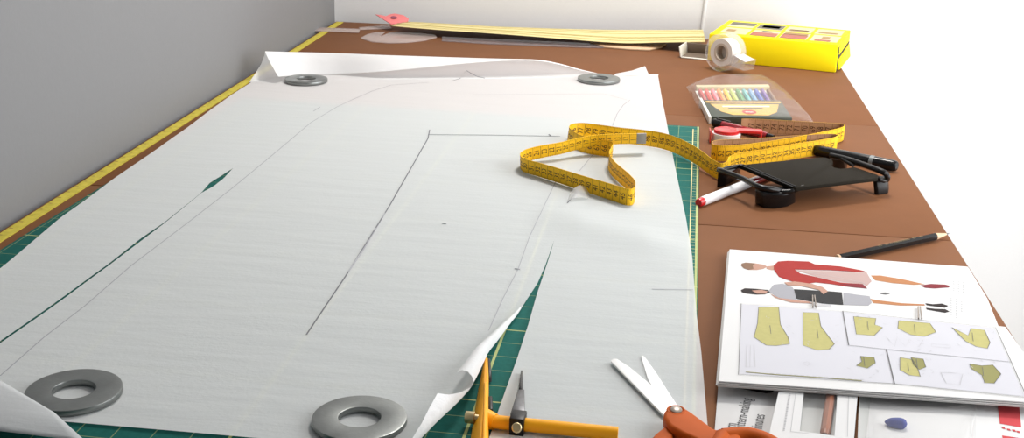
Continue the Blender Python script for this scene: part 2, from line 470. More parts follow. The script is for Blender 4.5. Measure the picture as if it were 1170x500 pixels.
EDGE_L = curve_x([(282, 96), (180, 170), (130, 204), (70, 248), (8, 300), (-120, 400)])
SA_L = curve_x([(330, 145), (266, 193), (252, 202), (240, 209), (230, 220), (188, 254), (160, 273), (125, 301), (60, 347), (0, 389.5), (-60, 432)])
SA_R = curve_x([(330, 145), (266, 193), (256, 204), (244, 213), (230, 220.3), (188, 255), (160, 276), (125, 303), (60, 349.5), (0, 392), (-60, 435)])
SBL = [(650, 225, .004), (648, 232, .004), (633, 275, .004), (623, 303, .004), (614, 323, .0042), (602, 342, .0047), (591, 360, .0056), (583, 370, .0065), (571, 386, .0085), (558, 402, .0105), (547, 426, .0130), (537, 445, .0145), (519, 464, .0135), (498, 483, .0115), (474, 506, .008)]
def table_of(pairs):
    w = sorted(pairs)
    def f(y):
        if y <= w[0][0]: return w[0][1]+(w[1][1]-w[0][1])*(y-w[0][0])/(w[1][0]-w[0][0])
        for a_, b_ in zip(w, w[1:]):
            if y <= b_[0]: return a_[1]+(b_[1]-a_[1])*(y-a_[0])/(b_[0]-a_[0])
        return w[-2][1]+(w[-1][1]-w[-2][1])*(y-w[-2][0])/(w[-1][0]-w[-2][0])
    return f
_q = [P(*q) for q in SBL]
SB_L = table_of([(q.y, q.x) for q in _q])
SB_H = table_of([(q.y, e[2]) for q, e in zip(_q, SBL)])
SB_R = curve_x([(650, 225), (648, 232), (633, 275), (628, 292), (620, 316), (614, 334), (609, 352), (604, 370), (590, 412), (578, 445), (566, 479), (556, 510), (548, 540)])
EDGE_R = curve_x([(752, 86), (758, 120), (770, 185), (784, 250), (791, 295), (796, 360), (801, 400), (808, 480), (812, 520)])
fl0, fl1 = P(290, 91.5, .002), P(752, 86.5, .002)
def yfold(x): return fl0.y+(fl1.y-fl0.y)*(x-fl0.x)/(fl1.x-fl0.x)
YBOT = P(110, 485, .004).y
def row_y(x, t): return yfold(x)*(1-t)+YBOT*t
def at_row(fx, t):
    y = row_y(-.3, t)
    for _ in range(12): y = row_y(fx(y), t)
    return fx(y), y
b = MB()
NT = 150
TA = None
def piece(fa, fb, t0, t1, nc, ybot_extra=None, lift=None):
    rows = []
    n = int(NT*(t1-t0))+1
    for i in range(n+1):
        t = t0+(t1-t0)*i/n
        xa, ya = at_row(fa, t); xb, yb = at_row(fb, t)
        r = []
        for j in range(nc+1):
            s = j/nc; x = xa+(xb-xa)*s; y = ya+(yb-ya)*s
            z = ulift(x, y)
            if lift: z += lift(s, t, x, y, xb)
            r.append(V((x, y, T+z)))
        rows.append(r)
    return rows
b.grid(piece(EDGE_L, SA_L, 0, 1.08, 12), 'paper')
CY0, CY1 = P(595, 352, .004).y, P(530, 452, .004).y
def curl(s, t, x, y, xb):
    """right edge of the middle piece lifts towards its lower corner"""
    k = min(1, max(0, (CY0-y)/(CY0-CY1))); wd = .012+.03*k
    e = max(0, 1-(xb-x)/wd)
    return max(0, SB_H(y)-.0042)*e*e
mid = piece(SA_R, SB_L, 0, 1.0, 60, None, curl)
b.grid(mid, 'paper')
b.grid(piece(SB_R, EDGE_R, 0, 1.12, 26), 'paper')
# the curled-over lip along the lifted edge and the turned-up corner
lip = []
for r in mid:
    a = r[-1]
    if a.y > CY0 or a.y < P(541, 440, .0135).y: continue
    k = min(1, (CY0-a.y)/(CY0-CY1)); w = .0012+.011*k
    lip.append([a, a+V((-w*.10, -w*.05, w*.40)), a+V((-w*.35, -w*.10, w*.72)), a+V((-w*.70, -w*.1, w*.80)), a+V((-w, -w*.1, w*.62))])
b.grid(lip, 'paper')
def edge_near(px, py, h):
    q = P(px, py, h)
    return min((r[-1] for r in mid), key=lambda p_: abs(p_.y-q.y))
flap = []
for (e_, pts_) in (((540, 442, .014), [(527, 448, .022), (513, 450.5, .028), (500, 449, .031)]),
                   ((523, 460, .0138), [(512, 467, .020), (502, 468, .026), (491, 465, .029)]),
                   ((503, 478, .012), [(497, 484, .017), (490, 484, .022), (482, 483, .026)])):
    flap.append([edge_near(*e_)]+[P(*q) for q in pts_])
a = mid[-1][-1]
flap.append([a]+[P(*q) for q in [(475, 507, .014), (472, 507, .018), (467, 507, .021)]])
flap.append([a+V((-.006, -.02, -.002))]+[P(*q) for q in [(459, 521, .012), (456, 521, .016), (452, 521, .018)]])
b.grid(flap, 'paper_fold')
# standing roll at the far end, folded up along the fold line
ridge_px = [(303, 58.5), (340, 59.5), (380, 60.5), (430, 62.5), (480, 64.2), (530, 65.8), (580, 67.5), (615, 68.6), (640, 73), (662, 79), (682, 83.5)]
tip_px = [(318, 87.5), (345, 85.5), (380, 84.5), (430, 82), (480, 77.5), (530, 72.5), (580, 69.2), (615, 69.5), (640, 74), (662, 80), (682, 84.5)]
fold_px = [(285, 94), (325, 91.3), (380, 91), (430, 90.8), (480, 90.5), (530, 90.2), (580, 89.8), (615, 89), (640, 88.5), (662, 88), (682, 87)]
flat_px = [.5, 5.5, 5.5, 2, 1, .6, .5, .5, 1.2, 2.5, 2]      # how far the sheet stays flat behind the fold line
rows = []
for (r, tp, fo, fd) in zip(ridge_px, tip_px, fold_px, flat_px):
    f0_ = on_paper(*fo)
    f = on_paper(fo[0], fo[1]-fd)
    hgt = max(0.0, (fo[1]-r[1])/33)
    rd = PY(r[0], r[1], f.y+.004+.030*hgt)
    tp_ = PY(tp[0], tp[1], f.y+.003-.004*hgt)
    tp_.z = max(tp_.z, f.z+.001)
    mid1 = f.lerp(rd, .5)+V((0, .016*hgt, 0))
    top = rd+V((0, -.002*hgt, .0004*hgt))
    rows.append([f0_, f0_.lerp(f, .5), f, f.lerp(mid1, .5)+V((0, .002*hgt, 0)), mid1, mid1.lerp(rd, .6)+V((0, .003*hgt, 0)), rd, top.lerp(tp_, .12)+V((0, -.002*hgt, .0015*hgt)), top.lerp(tp_, .5)+V((0, -.004*hgt, .0015*hgt)), tp_])
rows = [list(c) for c in zip(*rows)]
rows = list(zip(*[spline(r, 60) for r in rows]))
b.grid(rows, 'paper')
# pencilled dart on the turned-up part
from mathutils.bvhtree import BVHTree
_nr, _nc = len(rows), len(rows[0])
_bvh = BVHTree.FromPolygons([p_ for r in rows for p_ in r], [(i*_nc+j, (i+1)*_nc+j, (i+1)*_nc+j+1, i*_nc+j+1) for i in range(_nr-1) for j in range(_nc-1)])
dart = [(512, 92.6), (519, 92), (526, 89.5), (530, 84), (533, 81), (538, 84), (545, 87.5), (556, 90)]
dart = [tuple(V((a_[0], a_[1])).lerp(V((c_[0], c_[1])), t/5)) for a_, c_ in zip(dart, dart[1:]) for t in range(5)]
dq = []
for px, py in dart:
    hit = _bvh.ray_cast(CAM, ray(px, py).normalized())[0]
    if hit: dq.append(hit+(CAM-hit).normalized()*.0006)
if len(dq) > 3:
    b.grid([[p_, p_+V((.0006, 0, .0009))] for p_ in dq], 'faint_mark')
# small turned-up corner beside the far-right washer
b.grid([[on_paper(700, 87), P(704, 84, .004)], [on_paper(722, 86.5), P(722, 80.5, .009)], [on_paper(738, 86.5), P(737, 75.5, .014)], [on_paper(741, 86.3), P(741, 84.8, .004)], [on_paper(752, 86.5), P(752.5, 84.5, .004)]], 'paper')
# ---- pencil lines drawn on the paper
def stroke(pts, w, m='pencil_mark', sub=6):
    rows_ = []
    q = []
    for i in range(len(pts)-1):
        for k in range(sub):
            t = k/sub; q.append((pts[i][0]*(1-t)+pts[i+1][0]*t, pts[i][1]*(1-t)+pts[i+1][1]*t))
    q.append(pts[-1])
    q = [on_paper(*p_, .0004) for p_ in q]
    for i, p_ in enumerate(q):
        d = (q[min(i+1, len(q)-1)]-q[max(i-1, 0)]); d.z = 0; d.normalize(); n_ = V((-d.y, d.x, 0))
        rows_.append([p_-n_*w/2, p_+n_*w/2])
    b.grid(rows_, m)
stroke([(490, 153.5), (560, 154), (640, 155.5)], .0014)
stroke([(491, 148), (489, 158), (445, 235), (395, 315), (350, 382)], .0013)
stroke([(440, 243), (415, 285), (398, 310)], .0016, 'faint_mark')
stroke([(0, 429), (50, 385), (97, 349), (150, 303), (220, 250), (265, 215), (310, 178), (355, 140), (385, 122), (402, 114), (425, 104), (447, 97), (490, 94)], .0010, 'faint_mark')
stroke([(358, 127), (366, 122)], .0012, 'faint_mark')
stroke([(592, 307), (575, 340), (555, 385), (538, 425)], .0009, 'faint_mark')
stroke([(588, 306.5), (594, 307.5)], .0018)
stroke([(627, 153.2), (629, 154.8)], .002)
stroke([(720, 114), (712, 120), (705, 130), (700, 143)], .0011, 'faint_mark')
stroke([(541, 108), (690, 107), (716, 114)], .0007, 'faint_mark')
stroke([(648, 232), (656, 222), (668, 212)], .0012)
stroke([(662, 195), (672, 183), (683, 170)], .0010, 'faint_mark')
stroke([(636, 205), (605, 270), (592, 307)], .0008, 'faint_mark')
stroke([(505, 254.8), (510, 255.6)], .0016)
stroke([(745, 330), (792, 330.5)], .0010, 'faint_mark')
stroke([(516, 92.5), (526, 89.5)], .0012)
pap = b.build('pattern_paper', org=V((-.28, .9, T)), smooth=60, weld=.00002)
tag(pap, 'big sheet of white tracing paper with pencil lines and two long slits', 'pattern paper')

# pencil dart drawn on the standing flap (small, part of the sheet)
b = MB()
sc = [[(0, 433), (0, 500), (-60, 560), (-90, 420)], [(62, 472), (97, 503), (60, 560), (30, 560)]]
rows = []
for i in range(13):
    s = i/12
    a = V((-70+70*s/1, 0, 0))
    top = [(-60, 402), (0, 434), (62, 471)]; bot = [(-70, 470), (0, 492), (98, 504)]
    def lp(q, s):
        s *= 2; k = min(1, int(s)); u = s-k
        return (q[k][0]*(1-u)+q[k+1][0]*u, q[k][1]*(1-u)+q[k+1][1]*u)
    r = []
    for j in range(9):
        u = j/8; p0 = lp(top, s); p1 = lp(bot, s)
        h = .0115+.002*math.sin(u*math.pi)
        r.append(P(p0[0]*(1-u)+p1[0]*u, p0[1]*(1-u)+p1[1]*u, h))
    rows.append(r)
b.grid(rows, 'scrap')
tag(b.build('paper_strip', org=P(20, 470, .012), smooth=60, solid=.0002), 'loose end of a white paper strip curling over the washer at the near left', 'paper strip')

# ---------------------------------------------------------------- washers
def washer(px, py, rpx_l, rpx_r, label, tilt=(0, 0)):
    a, c = on_paper(rpx_l, py), on_paper(rpx_r, py)
    R = (c-a).length/2; ctr = on_paper(px, py)
    ctr.z += .0009
    r, th, e = R*.445, .0046, .0007
    ax = V((tilt[0], tilt[1], 1)).normalized()
    b = MB()
    b.lathe([(r+e, 0), (R-e, 0), (R-e*.3, e*.3), (R, e), (R, th-e*1.6), (R-e*.4, th-e*.4), (R-e*1.8, th), (r+e*1.2, th), (r+e*.3, th-e*.3), (r, th-e), (r, e), (r+e*.3, e*.3)], ctr, ax, 'steel', 72)
    o = b.build('steel_washer', org=ctr)
    return tag(o, label, 'washer', 'steel washers holding the pattern paper down')
washer(85, 452, 31, 140, 'big grey steel washer at the near left, partly under the curled paper strip')
washer(411, 484, 357, 466, 'big steel washer at the bottom centre left of the orange compass cutter')
washer(350, 93.5, 326, 375, 'steel washer against the raised paper fold at the far left')
washer(684, 92.5, 660, 708, 'steel washer at the far right corner of the paper')

# ---------------------------------------------------------------- tape measure
def ribbon(mb, pts, ups, width, mats, start=0, digits=True, flip=False, step=.003):
    """band standing on its edge: pts bottom edge, ups edge direction; printed with cm ticks and figures on both faces"""
    L = sum((V(pts[i+1])-V(pts[i])).length for i in range(len(pts)-1))
    n = max(30, int(L*1.06/step))
    B = spline(pts, n); U = spline(ups, n)
    S = [0]
    for i in range(1, n): S.append(S[-1]+(B[i]-B[i-1]).length)
    def pt(s, v, off):
        s = min(max(s, 0), S[-1]-1e-6)
        lo, hi = 0, n-1
        while hi-lo > 1:
            k = (lo+hi)//2
            if S[k] <= s: lo = k
            else: hi = k
        t = (s-S[lo])/(S[hi]-S[lo])
        p = B[lo].lerp(B[hi], t); u = U[lo].lerp(U[hi], t).normalized()
        a0, a1 = max(lo-1, 0), min(hi+1, n-1)
        d = (B[a1]-B[a0]).normalized()
        nn = d.cross(u).normalized()
        return p+u*(v*width)+nn*off
    th = .00022
    for off, mm in ((th, mats[0]), (-th, mats[1])):
        rows = [[pt(S[i], v, off) for v in (0, .25, .5, .75, 1)] for i in range(n)]
        mb.grid(rows, mm)
    for v in (0, 1):
        mb.grid([[pt(S[i], v, th), pt(S[i], v, -th)] for i in range(n)], mats[0])
    o2 = th+.00018
    cm = int(S[-1]/.01)
    for k in range(1, cm):
        s = k*.01
        for sg in (1, -1):
            mb.grid([[pt(s-.00022, v, sg*o2), pt(s+.00022, v, sg*o2)] for v in (.02, .5, .98)], 'tape_tick')
            for q in range(1, 5):
                s2 = s+q*.002
                mb.grid([[pt(s2-.00014, v, sg*o2), pt(s2+.00014, v, sg*o2)] for v in (.0, .11)], 'tape_tick')
                mb.grid([[pt(s2-.00014, v, sg*o2), pt(s2+.00014, v, sg*o2)] for v in (.89, 1)], 'tape_tick')
            if digits:
                num = str(start+k if not flip else start+cm-k)
                sc_ = .0096
                def fn(x, y, s=s, sg=sg):
                    # figures run across the width of the band
                    return pt(s+.005-sg*y*sc_*1.05, .5+x*sc_*.85/width, sg*o2)
                put_text(mb, num, fn, 'tape_ink')

W_T = .0195
tape = MB()
def tp(px, py, h=.0): # bottom edge of the band on the paper or table
    q = P(px, py, .004+h)
    if q.x > .055: q = P(px, py, .0006+h)
    elif q.x > .045: q = P(px, py, .003+h)
    return q
up = V((0, 0, 1))
pth = [(737, 163.5, .012), (720, 164, .012), (706, 164.5, .012), (677, 167, .010), (655, 172, .007), (640, 176, .0055), (622, 179.5, .004), (604, 184, .001), (596, 188.5, .0), (595, 192.5, 0), (600, 197, 0), (615, 201.5, 0), (640, 209.5, 0), (665, 218, 0), (690, 226, 0), (705, 231, 0), (716, 234.5, 0), (723, 233.5, 0), (724.5, 226, 0), (717, 217, 0), (706, 207.5, 0), (698, 199, 0), (695, 192, 0), (697, 186.5, 0), (699, 182, 0), (696, 179.5, 0), (688, 178, 0), (672, 175.5, 0), (660, 171.5, 0), (651, 166, 0), (648, 161.5, 0), (652, 158.5, 0), (664, 157.5, 0), (685, 160, 0), (706, 163, .0005), (730, 165.5, .001), (755, 169.5, .001), (775, 176.5, .001), (795, 187.5, .0005), (812, 200, .0), (822, 205, .0), (829, 202.5, 0), (831, 198, 0)]
pts = [tp(*p_) for p_ in pth]
ups = [V((0, [-.62, -.62, -.6, -.45, -.25, -.15, -.05][i], .8)).normalized() if i < 7 else V((0, 0, 1)) for i in range(len(pth))]
for i in range(35, 42): ups[i] = V((.10, .30, 1)).normalized()
ribbon(tape, pts, ups, W_T, ('tape', 'tape'), start=10)
# the two-turn coil lying on the brown table
c1 = [(831, 198), (835, 195), (845, 192), (872, 188), (910, 181), (938, 176.5), (951, 173.8), (955.5, 171.5), (951, 169.8), (935, 170), (905, 172), (870, 174.5), (840, 176), (820, 177), (812, 179), (813, 182), (822, 184), (842, 183), (880, 178), (920, 171), (948, 165), (960, 161.8), (963.5, 159.5), (959, 157.5), (940, 156.3), (900, 154), (862, 152), (846, 152)]
pts2 = [P(*p_, .0006) for p_ in c1]
def seg(i0, i1, mats, start):
    ribbon(tape, pts2[i0:i1+1], [up]*(i1-i0+1), W_T, mats, start=start)
seg(0, 7, ('tape', 'tape_back'), 24)
seg(7, 14, ('tape', 'tape_back'), 38)
seg(14, 22, ('tape', 'tape_back'), 50)
seg(22, 27, ('tape', 'tape_back'), 65)
tr_ = tape.build('tape_measure', org=P(700, 190), smooth=50)
tag(tr_, 'long yellow tape measure with black figures looping off the paper onto the brown table', 'tape measure')
b = MB()
a0, a1 = pts[0], pts[2]
d = (a1-a0).normalized(); uu = ups[0]; nn = d.cross(uu).normalized()
b.box(a0+d*.005+uu*W_T/2, d*.006, uu*(W_T/2+.0004), nn*.0006, 'tip_steel', .0003)
tag(b.build('end_tip', tr_), 'silver metal tip', None)
# bit of clear adhesive tape on the paper
M['film'] = clear_mat('clear_adhesive_film', milk=.45, gloss=.05, rough=.3)
b = MB()
rows = []
for i in range(13):
    u = i/12
    a = on_paper(648+24*u, 230-3*u, .0008); c = on_paper(651+23*u, 221.5-3*u, .0008)
    lift = .0085*math.sin(math.pi*min(1, u*1.05))**.8 if u > 0 else 0
    rows.append([a+V((0, 0, lift*.35)), a.lerp(c, .33)+V((0, 0, lift*.6)), a.lerp(c, .66)+V((0, 0, lift*.85)), c+V((0, 0, lift))])
b.grid(rows, 'film')
tag(b.build('adhesive_tape', org=P(660, 222), smooth=60), 'small curled piece of clear sticky tape below the yellow tape measure', 'sticky tape')

# ---------------------------------------------------------------- yellow carton
fbl, fbr = P(808, 69, .0005), P(954.5, 83, .0005)
H_B = (PY(808, 37.5, fbl.y).z+PY(956, 52, fbr.y).z)/2-T
bkl, bkr = P(832, 20.5, H_B), P(972, 34.5, H_B)
fbl.z = fbr.z = T
e1 = (fbr-fbl); depth = (Z(bkr, 0)-fbr)
box_o = empty('yellow_carton', (fbl+fbr)/2+depth/2, 'bright yellow carton with printed pictures on top standing against the back wall', 'carton')
dv = depth; up_ = V((0, 0, H_B))
def bp(u, v, w, off=V((0, 0, 0))): return fbl+e1*u+dv*v+up_*w+off
b = MB()
b.hexa([bp(0, 0, 0.01), bp(1, 0, 0.01), bp(1, 1, 0.01), bp(0, 1, 0.01)], [bp(0, 0, 1), bp(1, 0, 1), bp(1, 1, 1), bp(0, 1, 1)], 'box_yellow', .0015)
eps = V((0, 0, .0003))
def pic(u0, u1, v0, v1, m): b.face([bp(u0, v0, 1, eps), bp(u1, v0, 1, eps), bp(u1, v1, 1, eps), bp(u0, v1, 1, eps)], m)
def picb(u0, u1, v0, v1, m): b.face([bp(u0, v0, 1, eps*2), bp(u1, v0, 1, eps*2), bp(u1, v1, 1, eps*2), bp(u0, v1, 1, eps*2)], m)
for k in range(4):
    u0 = .05+.235*k
    pic(u0, u0+.21, .56, .90, 'pic_cream'); pic(u0+.01, u0+.22, .12, .50, 'pic_cream')
picb(.055, .255, .70, .88, 'pic_grey'); picb(.29, .49, .60, .88, 'pic_grey'); picb(.32, .46, .66, .82, 'pic_cream')
picb(.53, .72, .66, .80, 'pic_cream'); picb(.55, .70, .60, .7, 'pic_brown'); picb(.78, .93, .62, .7, 'pic_brown')
picb(.09, .16, .25, .38, 'pic_brown')
picb(.30, .50, .12, .34, 'pic_red'); picb(.535, .73, .12, .38, 'pic_red'); picb(.54, .72, .36, .50, 'pic_brown'); picb(.36, .44, .38, .46, 'pic_grey')
picb(.80, .92, .13, .22, 'pic_red'); picb(.84, .9, .28, .42, 'pic_brown')
b.build('carton_body', box_o)
# slit and tuck flaps on the right-hand end
b = MB()
rt = e1.normalized()*.0008
b.hexa([bp(1, .10, .45, rt*0), bp(1, .95, .55, rt*0), bp(1, .95, .62, rt*0), bp(1, .10, .55, rt*0)], [bp(1, .10, .45, rt), bp(1, .95, .55, rt), bp(1, .95, .62, rt), bp(1, .10, .55, rt)], 'ink')
b.hexa([bp(1, .04, .03), bp(1, .10, .03), bp(1, .10, .9), bp(1, .04, .9)], [bp(1, .04, .03, rt), bp(1, .10, .03, rt), bp(1, .10, .9, rt), bp(1, .04, .9, rt)], 'ink')
b.build('end_slit', box_o)
b = MB()
b.hexa([bp(1, .12, .05), bp(1, .95, .05), bp(1, .95, .52), bp(1, .12, .42)], [bp(1, .12, .05, rt*5), bp(1, .95, .05, rt*7), bp(1, .95, .52, rt*2), bp(1, .12, .42, rt*2)], 'box_yellow', .0004)
b.build('tuck_flap', box_o)
# white-lined open end sticking out on the left, hollow
b = MB()
l_ = e1.normalized()
o0 = fbl-l_*.046
tv = dv.normalized()*.05; t1 = .0012
zz = lambda h: V((0, 0, h))
b.hexa([o0+zz(.0005), fbl+zz(.0005), fbl+tv+zz(.0005), o0+tv+zz(.0005)], [o0+zz(.0022), fbl+zz(.0022), fbl+tv+zz(.0022), o0+tv+zz(.0022)], 'carton_white', .0004)
b.hexa([o0-l_*.0016+zz(.0022), o0+zz(.0022), o0+tv+zz(.0022), o0-l_*.0016+tv+zz(.0022)], [o0-l_*.005+zz(.020), o0-l_*.003+zz(.020), o0-l_*.003+tv+zz(.020), o0-l_*.005+tv+zz(.020)], 'carton_white', .0004)
b.hexa([o0+tv*.92+zz(.0022), fbl+tv*.92+zz(.0022), fbl+tv+zz(.0022), o0+tv+zz(.0022)], [o0+tv*.92+zz(.019), fbl+tv*.92+zz(.019), fbl+tv+zz(.019), o0+tv+zz(.019)], 'carton_inside', .0003)
b.face([o0+zz(.0024)+tv*.10, fbl+zz(.0024)+tv*.10, fbl+tv*.92+zz(.0024), o0+tv*.92+zz(.0024)], 'carton_inside')  # dark patch over the flap floor, painting the shade of the hollow
tag(b.build('end_flap', box_o), 'white lined open end flap', None)

# ---------------------------------------------------------------- long yellow strip by the back wall
b = MB()
near = [(447, 29.5, .016), (500, 34, .015), (560, 38, .0145), (600, 41, .0135), (645, 44.5, .011), (690, 48, .009), (718, 49.3, .009), (745, 48.8, .012), (775, 48.3, .017), (806, 48, .022)]
far = [(468, 25.3), (500, 26.5), (560, 30), (600, 31.5), (645, 33), (690, 34), (718, 34.2), (745, 34.3), (775, 34.2), (803, 34)]
A = [P(*n_) for n_ in near]; Bf = [PY(f_[0], f_[1], 2.27) for f_ in far]
for q in Bf: q.z = max(q.z, T+.004)
A = spline(A, 60); Bf = spline(Bf, 60)
rows = [[a.lerp(c, j/10)+V((0, 0, .0015*math.sin(j/10*math.pi))) for j in range(11)] for a, c in zip(A, Bf)]
b.grid(rows, 'strip_yellow')
for v in (.12, .3, .36, .62, .8):
    r_ = [[a.lerp(c, v-.008)+V((0, 0, .0021)), a.lerp(c, v+.008)+V((0, 0, .0021))] for a, c in zip(A, Bf)]
    b.grid(r_, 'strip_line')
tag(b.build('yellow_strip', org=P(620, 45), smooth=60, solid=.0006), 'long pale yellow strip lying along the back wall, left of the carton', 'strip')
# pink card tag at the strip's left end
b = MB()
ty = P(447, 28, .013).y
tri = [PY(447, 27.5, ty), PY(429, 16.3, ty+.03), PY(436, 17.2, ty+.035), PY(441, 18.3, ty+.035), PY(446, 16, ty+.045), PY(451, 15.3, ty+.05), PY(461, 17.2, ty+.05), PY(467, 21, ty+.045), PY(466, 25.5, ty+.03), PY(455, 27.8, ty+.012)]
nn = (tri[3]-tri[0]).cross(tri[6]-tri[0]).normalized()*.0012
b.hexa(tri, [p_+nn for p_ in tri], 'pink', .0003)
cc = PY(450, 21.5, ty+.03)
ho = [cc+(tri[6]-tri[1]).normalized()*.006*math.cos(a*math.pi/6)+(tri[3]-tri[0]).normalized()*.006*math.sin(a*math.pi/6) for a in range(12)]
pn = (tri[3]-tri[0]).cross(tri[6]-tri[0]).normalized()
sg = 1 if pn.dot(CAM-cc) > 0 else -1
ho = [p_-pn*((p_-tri[0]).dot(pn))+pn*sg*.0018 for p_ in ho]
b.face(ho, 'pink_dark')
tag(b.build('pink_tag', org=PY(448, 27, ty)), 'small pink card tag leaning at the left end of the yellow strip', 'tag')
# clear templates and rulers on the table at the back
b = MB()
fc = [(412, 44.5), (420, 40), (430, 38), (440, 37.5), (434, 43), (446, 38), (460, 38.2), (480, 39), (497, 41), (499, 43.5), (486, 47), (466, 49.5), (445, 50), (425, 48.5)]
b.prism([P(*p_) for p_ in fc], .0004, .0022, 'clear_pale', .0004)
tag(b.build('curve_template', org=P(455, 45)), 'pale clear plastic curve template lying flat in front of the pink tag', 'template')
b = MB()
b.prism([P(*p_) for p_ in ((410, 32), (445, 29.5), (448, 33), (412, 34.5))], .0004, .0016, 'clear_pale', .0003)
tag(b.build('clear_template', org=P(430, 32)), 'small clear template at the back behind the curve template', 'template')
b = MB()
b.prism([P(*p_) for p_ in ((364, 32.5), (412, 34.5), (410, 38.5), (360, 36.5))], .0014, .0026, 'clear_pale', .0003)
tag(b.build('clear_ruler', org=P(390, 36)), 'short clear ruler lying across the yellow table edge in the far corner', 'ruler')
b = MB()
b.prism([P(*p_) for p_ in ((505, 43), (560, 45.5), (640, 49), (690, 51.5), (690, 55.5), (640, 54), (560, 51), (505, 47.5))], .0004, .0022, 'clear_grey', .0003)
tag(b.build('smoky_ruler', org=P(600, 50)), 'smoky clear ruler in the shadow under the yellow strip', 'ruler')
b = MB()
ar = [(674, 50), (690, 55), (720, 57.5), (742, 58.3), (756, 55), (762, 51.5), (740, 52.5), (710, 51.5)]
b.prism([P(*p_) for p_ in ar], .0004, .003, 'wood', .0006)
tag(b.build('wooden_curve', org=P(715, 54)), 'thin wooden curve lying under the yellow strip beside the carton flap', 'template')

# ---------------------------------------------------------------- sticky tape in clear dispenser
ctr = PY(829, 59.5, P(832, 81).y)
base = P(832, 81.5)
Rr = (ctr.z-T)/1.165
view = (CAM-ctr); view.z = 0; view.normalize()
ax = (view*.72+V((-.66, -.10, .05))).normalized()
dsp = empty('tape_dispenser', V((ctr.x, ctr.y, T)), 'roll of white sticky tape in a round clear dispenser in front of the yellow carton', 'tape dispenser')
b = MB()
wd = .0115
b.lathe([(Rr*.56, -wd), (Rr*.84, -wd), (Rr*.86, -wd*.9), (Rr*.86, wd*.9), (Rr*.84, wd), (Rr*.56, wd)], ctr, ax, 'roll_white', 56)
ro = b.build('tape_roll', dsp)
b = MB()
b.lathe([(Rr*.42, -wd*1.02), (Rr*.555, -wd*1.02), (Rr*.555, wd*1.02), (Rr*.42, wd*1.02)], ctr, ax, 'roll_core', 48)
b.lathe([(0, -wd*.5), (Rr*.42, -wd*.5), (Rr*.42, -wd*.4), (0, -wd*.4)], ctr, ax, 'roll_white', 48, False)
b.build('core', ro)
b = MB()
Ro = Rr*1.16
b.lathe([(Rr*.3, -wd*1.25), (Ro, -wd*1.25), (Ro, wd*1.25), (Ro*.985, wd*1.25), (Ro*.985, -wd*1.15), (Rr*.3, -wd*1.15)], ctr, ax, 'clear', 56)
side = ax.cross(V((0, 0, 1))).normalized()
if side.dot(RGT) < 0: side = -side
a0 = ctr+side*Ro*.75+V((0, 0, -Ro*.25)); a1 = P(872, 72, .010)
a1 = ctr+side*Ro*1.62+V((0, 0, -Ro*.42))
for sg in (-1, 1):
    b.bar(a0+ax*wd*1.2*sg, a1+ax*wd*1.2*sg, .0008, .017, 'clear', .0003, V((0, 0, 1)))
b.bar(a0-V((0, 0, .009)), a1-V((0, 0, .008)), wd*2.4, .0008, 'clear', .0003)
b.build('dispenser_case', dsp)
b = MB()
b.bar(a0+V((0, 0, .0075))+side*.004, a1+V((0, 0, .0065)), wd*2.2, .0012, 'bright_steel', .0003)
tag(b.build('cutting_blade', dsp), 'metal cutting edge', None)

# ---------------------------------------------------------------- coloured pencils in a clear bag
pk = [P(794, 97.5, .008), P(879, 97, .008), P(905, 136.5, .008), P(813, 135, .008)]
def pq(u, v, h=0.0): # u left-right, v back-front on the pack
    a = pk[0].lerp(pk[1], u); c = pk[3].lerp(pk[2], u)
    return Z(a.lerp(c, v), h)
cs = empty('pencil_pack', pq(.5, .5, 0), 'flat carton sleeve of coloured pencils with gold and dark green label, behind the tape coil', 'pencil pack')
b = MB()
b.hexa([pq(0, .52, .0012), pq(1, .52, .0012), pq(1, 1, .0012), pq(0, 1, .0012)], [pq(0, .52, .0105), pq(1, .52, .0105), pq(1, 1, .0105), pq(0, 1, .0105)], 'pack_dark', .0006)
def pf(pts_, m, h): b.face([pq(u, v, h) for u, v in pts_], m)
pf([(.02, .56), (.98, .56), (.98, .61), (.02, .61)], 'pack_gold', .0107)
arc = [(.06+.88*k/16, .98-.33*math.sin(math.pi*k/16)**.7) for k in range(17)]
pf([(.06, .64)]+[(.94, .64)]+[(.85, .86), (.72, .95), (.28, .95), (.15, .86)], 'pack_gold', .0107)
pf([(.2, .70), (.8, .69), (.8, .725), (.2, .735)], 'carton_white', .0109)
pf([(.26, .76), (.7, .75), (.7, .775), (.26, .785)], 'pack_dark', .0109)
pf([(.5+.09*math.cos(a*math.pi/8), .87+.06*math.sin(a*math.pi/8)) for a in range(16)], 'pack_red', .0110)
pf([(.45, .865), (.55, .865), (.55, .88), (.45, .88)], 'carton_white', .0111)
b.build('label_sleeve', cs)
b = MB()
b.hexa([pq(-.0, .04, .0008), pq(1, .04, .0008), pq(1, .995, .0008), pq(0, .995, .0008)], [pq(0, .04, .0013), pq(1, .04, .0013), pq(1, .995, .0013), pq(0, .995, .0013)], 'carton_white')
b.hexa([pq(-.035, .45, .0008), pq(-.002, .45, .0008), pq(-.002, 1, .0008), pq(-.035, 1, .0008)], [pq(-.035, .45, .0103), pq(-.002, .45, .0103), pq(-.002, 1, .0103), pq(-.035, 1, .0103)], 'carton_white', .0004)
b.hexa([pq(.02, -.04, .0008), pq(1, -.04, .0008), pq(1, .03, .0008), pq(.02, .03, .0008)], [pq(.02, -.04, .007), pq(1, -.04, .007), pq(1, .03, .007), pq(.02, .03, .007)], 'pic_cream', .0004)
b.build('inner_tray', cs)
